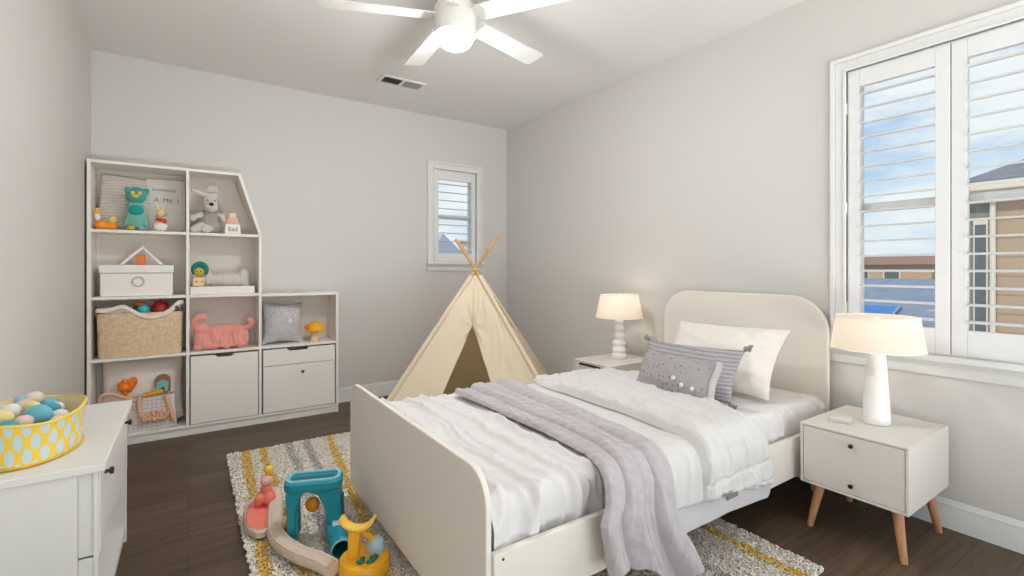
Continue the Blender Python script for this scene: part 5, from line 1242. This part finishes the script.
MB().box((-0.41, -0.56, 0.04), (0.41, 0.56, 0.045), 0, RM).build('panel_cells', mat('pv_cells', (40, 120, 190), 0.3, bump=(10, 0.02), spec=0.7), pv)
# far buildings on the horizon
fb = thing('terrace_house', 'long tan building with a brown roof on the horizon seen through the double window', 'building', (42, 16, -3.2))
MB().box((40, 10.6, -3.2), (46, 24, 1.5)).build('wall', M_STUC, fb)
m = MB(); m.prism([(39.4, 1.5), (46.6, 1.5), (43, 2.15)], 'y', 10.2, 24.4); m.build('roof', M_ROOFR, fb)
for y in (12.2, 14.0, 16.0, 18.0, 20.6):
    f_ = MB().box((39.9, y, 0.35), (40.0, y+1.0, 1.15)).build('window_frame', M_FASC, fb); MB().box((39.86, y+0.1, 0.42), (39.9, y+0.9, 1.08)).build('pane', M_GLD, f_)
# grey gabled house behind window_2
gh = thing('gabled_house', 'pale house with a pointed grey gable seen through the small window', 'house', (6.0, 14, -3.2))
MB().box((4.9, 12.0, -3.2), (7.3, 16.0, 0.7)).build('wall', M_CREAM, gh)
m = MB(); m.add([(6.1, 12.6, 2.22), (4.7, 11.7, 0.6), (7.5, 11.7, 0.6), (4.7, 16.3, 0.6), (7.5, 16.3, 0.6), (6.1, 15.0, 2.22)], [(0, 1, 2), (0, 5, 3, 1), (0, 2, 4, 5), (5, 4, 3), (1, 3, 4, 2)]); m.build('roof', mat('roof_pale_grey', (178, 182, 192), 0.9, bump=(30, 0.4)), gh)
bw = thing('cream_building', 'bright cream house standing beyond the grey gable', 'house', (16, 26, -3.2))
BP = [(14.0, 26.5), (19.0, 21.5), (29.0, 31.5), (24.0, 36.5)]
MB().prism(BP, 'z', -3.2, 2.85).build('wall', mat('wall_bright', (240, 230, 214), 0.9, bump=(20, 0.1)), bw)
bcx, bcy = 21.5, 29.0
MB().prism([(bcx+(p[0]-bcx)*1.03, bcy+(p[1]-bcy)*1.03) for p in BP], 'z', 2.85, 3.0).build('parapet', M_FASC, bw)

# ================================================================== LIGHT
world = bpy.data.worlds.new('world'); bpy.context.scene.world = world; world.use_nodes = True
nt = world.node_tree; nt.nodes.clear(); N = nt.nodes.new; L = nt.links.new
out = N('ShaderNodeOutputWorld'); bgn = N('ShaderNodeBackground'); tcn = N('ShaderNodeTexCoord')
sep = N('ShaderNodeSeparateXYZ'); L(tcn.outputs['Generated'], sep.inputs[0])
gr = N('ShaderNodeValToRGB'); L(sep.outputs['Z'], gr.inputs['Fac'])
cr = gr.color_ramp; cr.elements[0].position = 0.0; cr.elements[0].color = (0.66, 0.76, 0.86, 1); cr.elements[1].position = 0.9; cr.elements[1].color = (0.06, 0.20, 0.60, 1)
e = cr.elements.new(0.12); e.color = (0.50, 0.68, 0.88, 1); e = cr.elements.new(0.35); e.color = (0.15, 0.38, 0.80, 1)
mp = N('ShaderNodeMapping'); mp.inputs['Scale'].default_value = (2.2, 2.2, 7.0); L(tcn.outputs['Generated'], mp.inputs['Vector'])
cn = N('ShaderNodeTexNoise'); cn.inputs['Scale'].default_value = 1.7; cn.inputs['Detail'].default_value = 7; cn.inputs['Roughness'].default_value = 0.58; L(mp.outputs[0], cn.inputs['Vector'])
ccr = N('ShaderNodeValToRGB'); ccr.color_ramp.elements[0].position = 0.40; ccr.color_ramp.elements[1].position = 0.60; L(cn.outputs['Fac'], ccr.inputs['Fac'])
mx = N('ShaderNodeMix'); mx.data_type = 'RGBA'; L(ccr.outputs['Color'], mx.inputs['Factor']); L(gr.outputs['Color'], mx.inputs['A']); mx.inputs['B'].default_value = (0.86, 0.89, 0.93, 1)
L(mx.outputs['Result'], bgn.inputs['Color']); bgn.inputs['Strength'].default_value = 1.15; L(bgn.outputs[0], out.inputs[0])

sun = bpy.data.lights.new('sun', 'SUN'); sun.energy = 2.2; sun.angle = R(1.0); sun.color = (1, 0.95, 0.87)
so = bpy.data.objects.new('sun', sun); C.objects.link(so); so.rotation_euler = Vector((0.77, 0.02, -0.63)).to_track_quat('-Z', 'Y').to_euler()
# added area fill outside the made-up opening behind the camera
ar = bpy.data.lights.new('added_fill', 'AREA'); ar.shape = 'RECTANGLE'; ar.size = 3.1; ar.size_y = 2.4; ar.energy = 15; ar.color = (0.96, 0.98, 1.0)
ao = bpy.data.objects.new('added_fill', ar); C.objects.link(ao); ao.location = ((W3[0]+W3[1])/2, YF-T-0.12, 1.31); ao.rotation_euler = (R(90), 0, 0)

def added_fill(name, loc, rot, sx, sy, e, col=(0.96, 0.98, 1.0)):
    l = bpy.data.lights.new(name, 'AREA'); l.shape = 'RECTANGLE'; l.size = sx; l.size_y = sy; l.energy = e; l.color = col
    o = bpy.data.objects.new(name, l); C.objects.link(o); o.location = loc; o.rotation_euler = rot
# added fills without a real source: one aimed up at the ceiling, one sideways
added_fill('added_up_fill', ((W3[0]+W3[1])/2, YF-T-0.75, -0.05), (R(148), 0, 0), 3.0, 1.2, 195, (1.0, 0.98, 0.95))
added_fill('added_side_fill', (XR+T+0.12, (W4[0]+W4[1])/2, 1.5), (R(90), 0, R(90)), 0.85, 1.4, 26)

# ================================================================== CAMERA
cam = bpy.data.cameras.new('camera'); cam.lens = 480/1024*36; cam.sensor_width = 36; cam.sensor_fit = 'HORIZONTAL'; cam.shift_y = -19/1024; cam.clip_start = 0.02; cam.clip_end = 500
co = bpy.data.objects.new('camera', cam); C.objects.link(co); co.location = (0, 0, 1.2); co.rotation_euler = (R(90), 0, R(-34))
sc = bpy.context.scene; sc.camera = co
sc.view_settings.view_transform = 'Standard'; sc.view_settings.look = 'None'; sc.view_settings.exposure = 0.0; sc.view_settings.gamma = 1.0
sc.view_settings.use_curve_mapping = False
sc.cycles.use_denoising = True
sc.cycles.max_bounces = 10; sc.cycles.diffuse_bounces = 6; sc.cycles.transparent_max_bounces = 12; sc.cycles.sample_clamp_indirect = 6
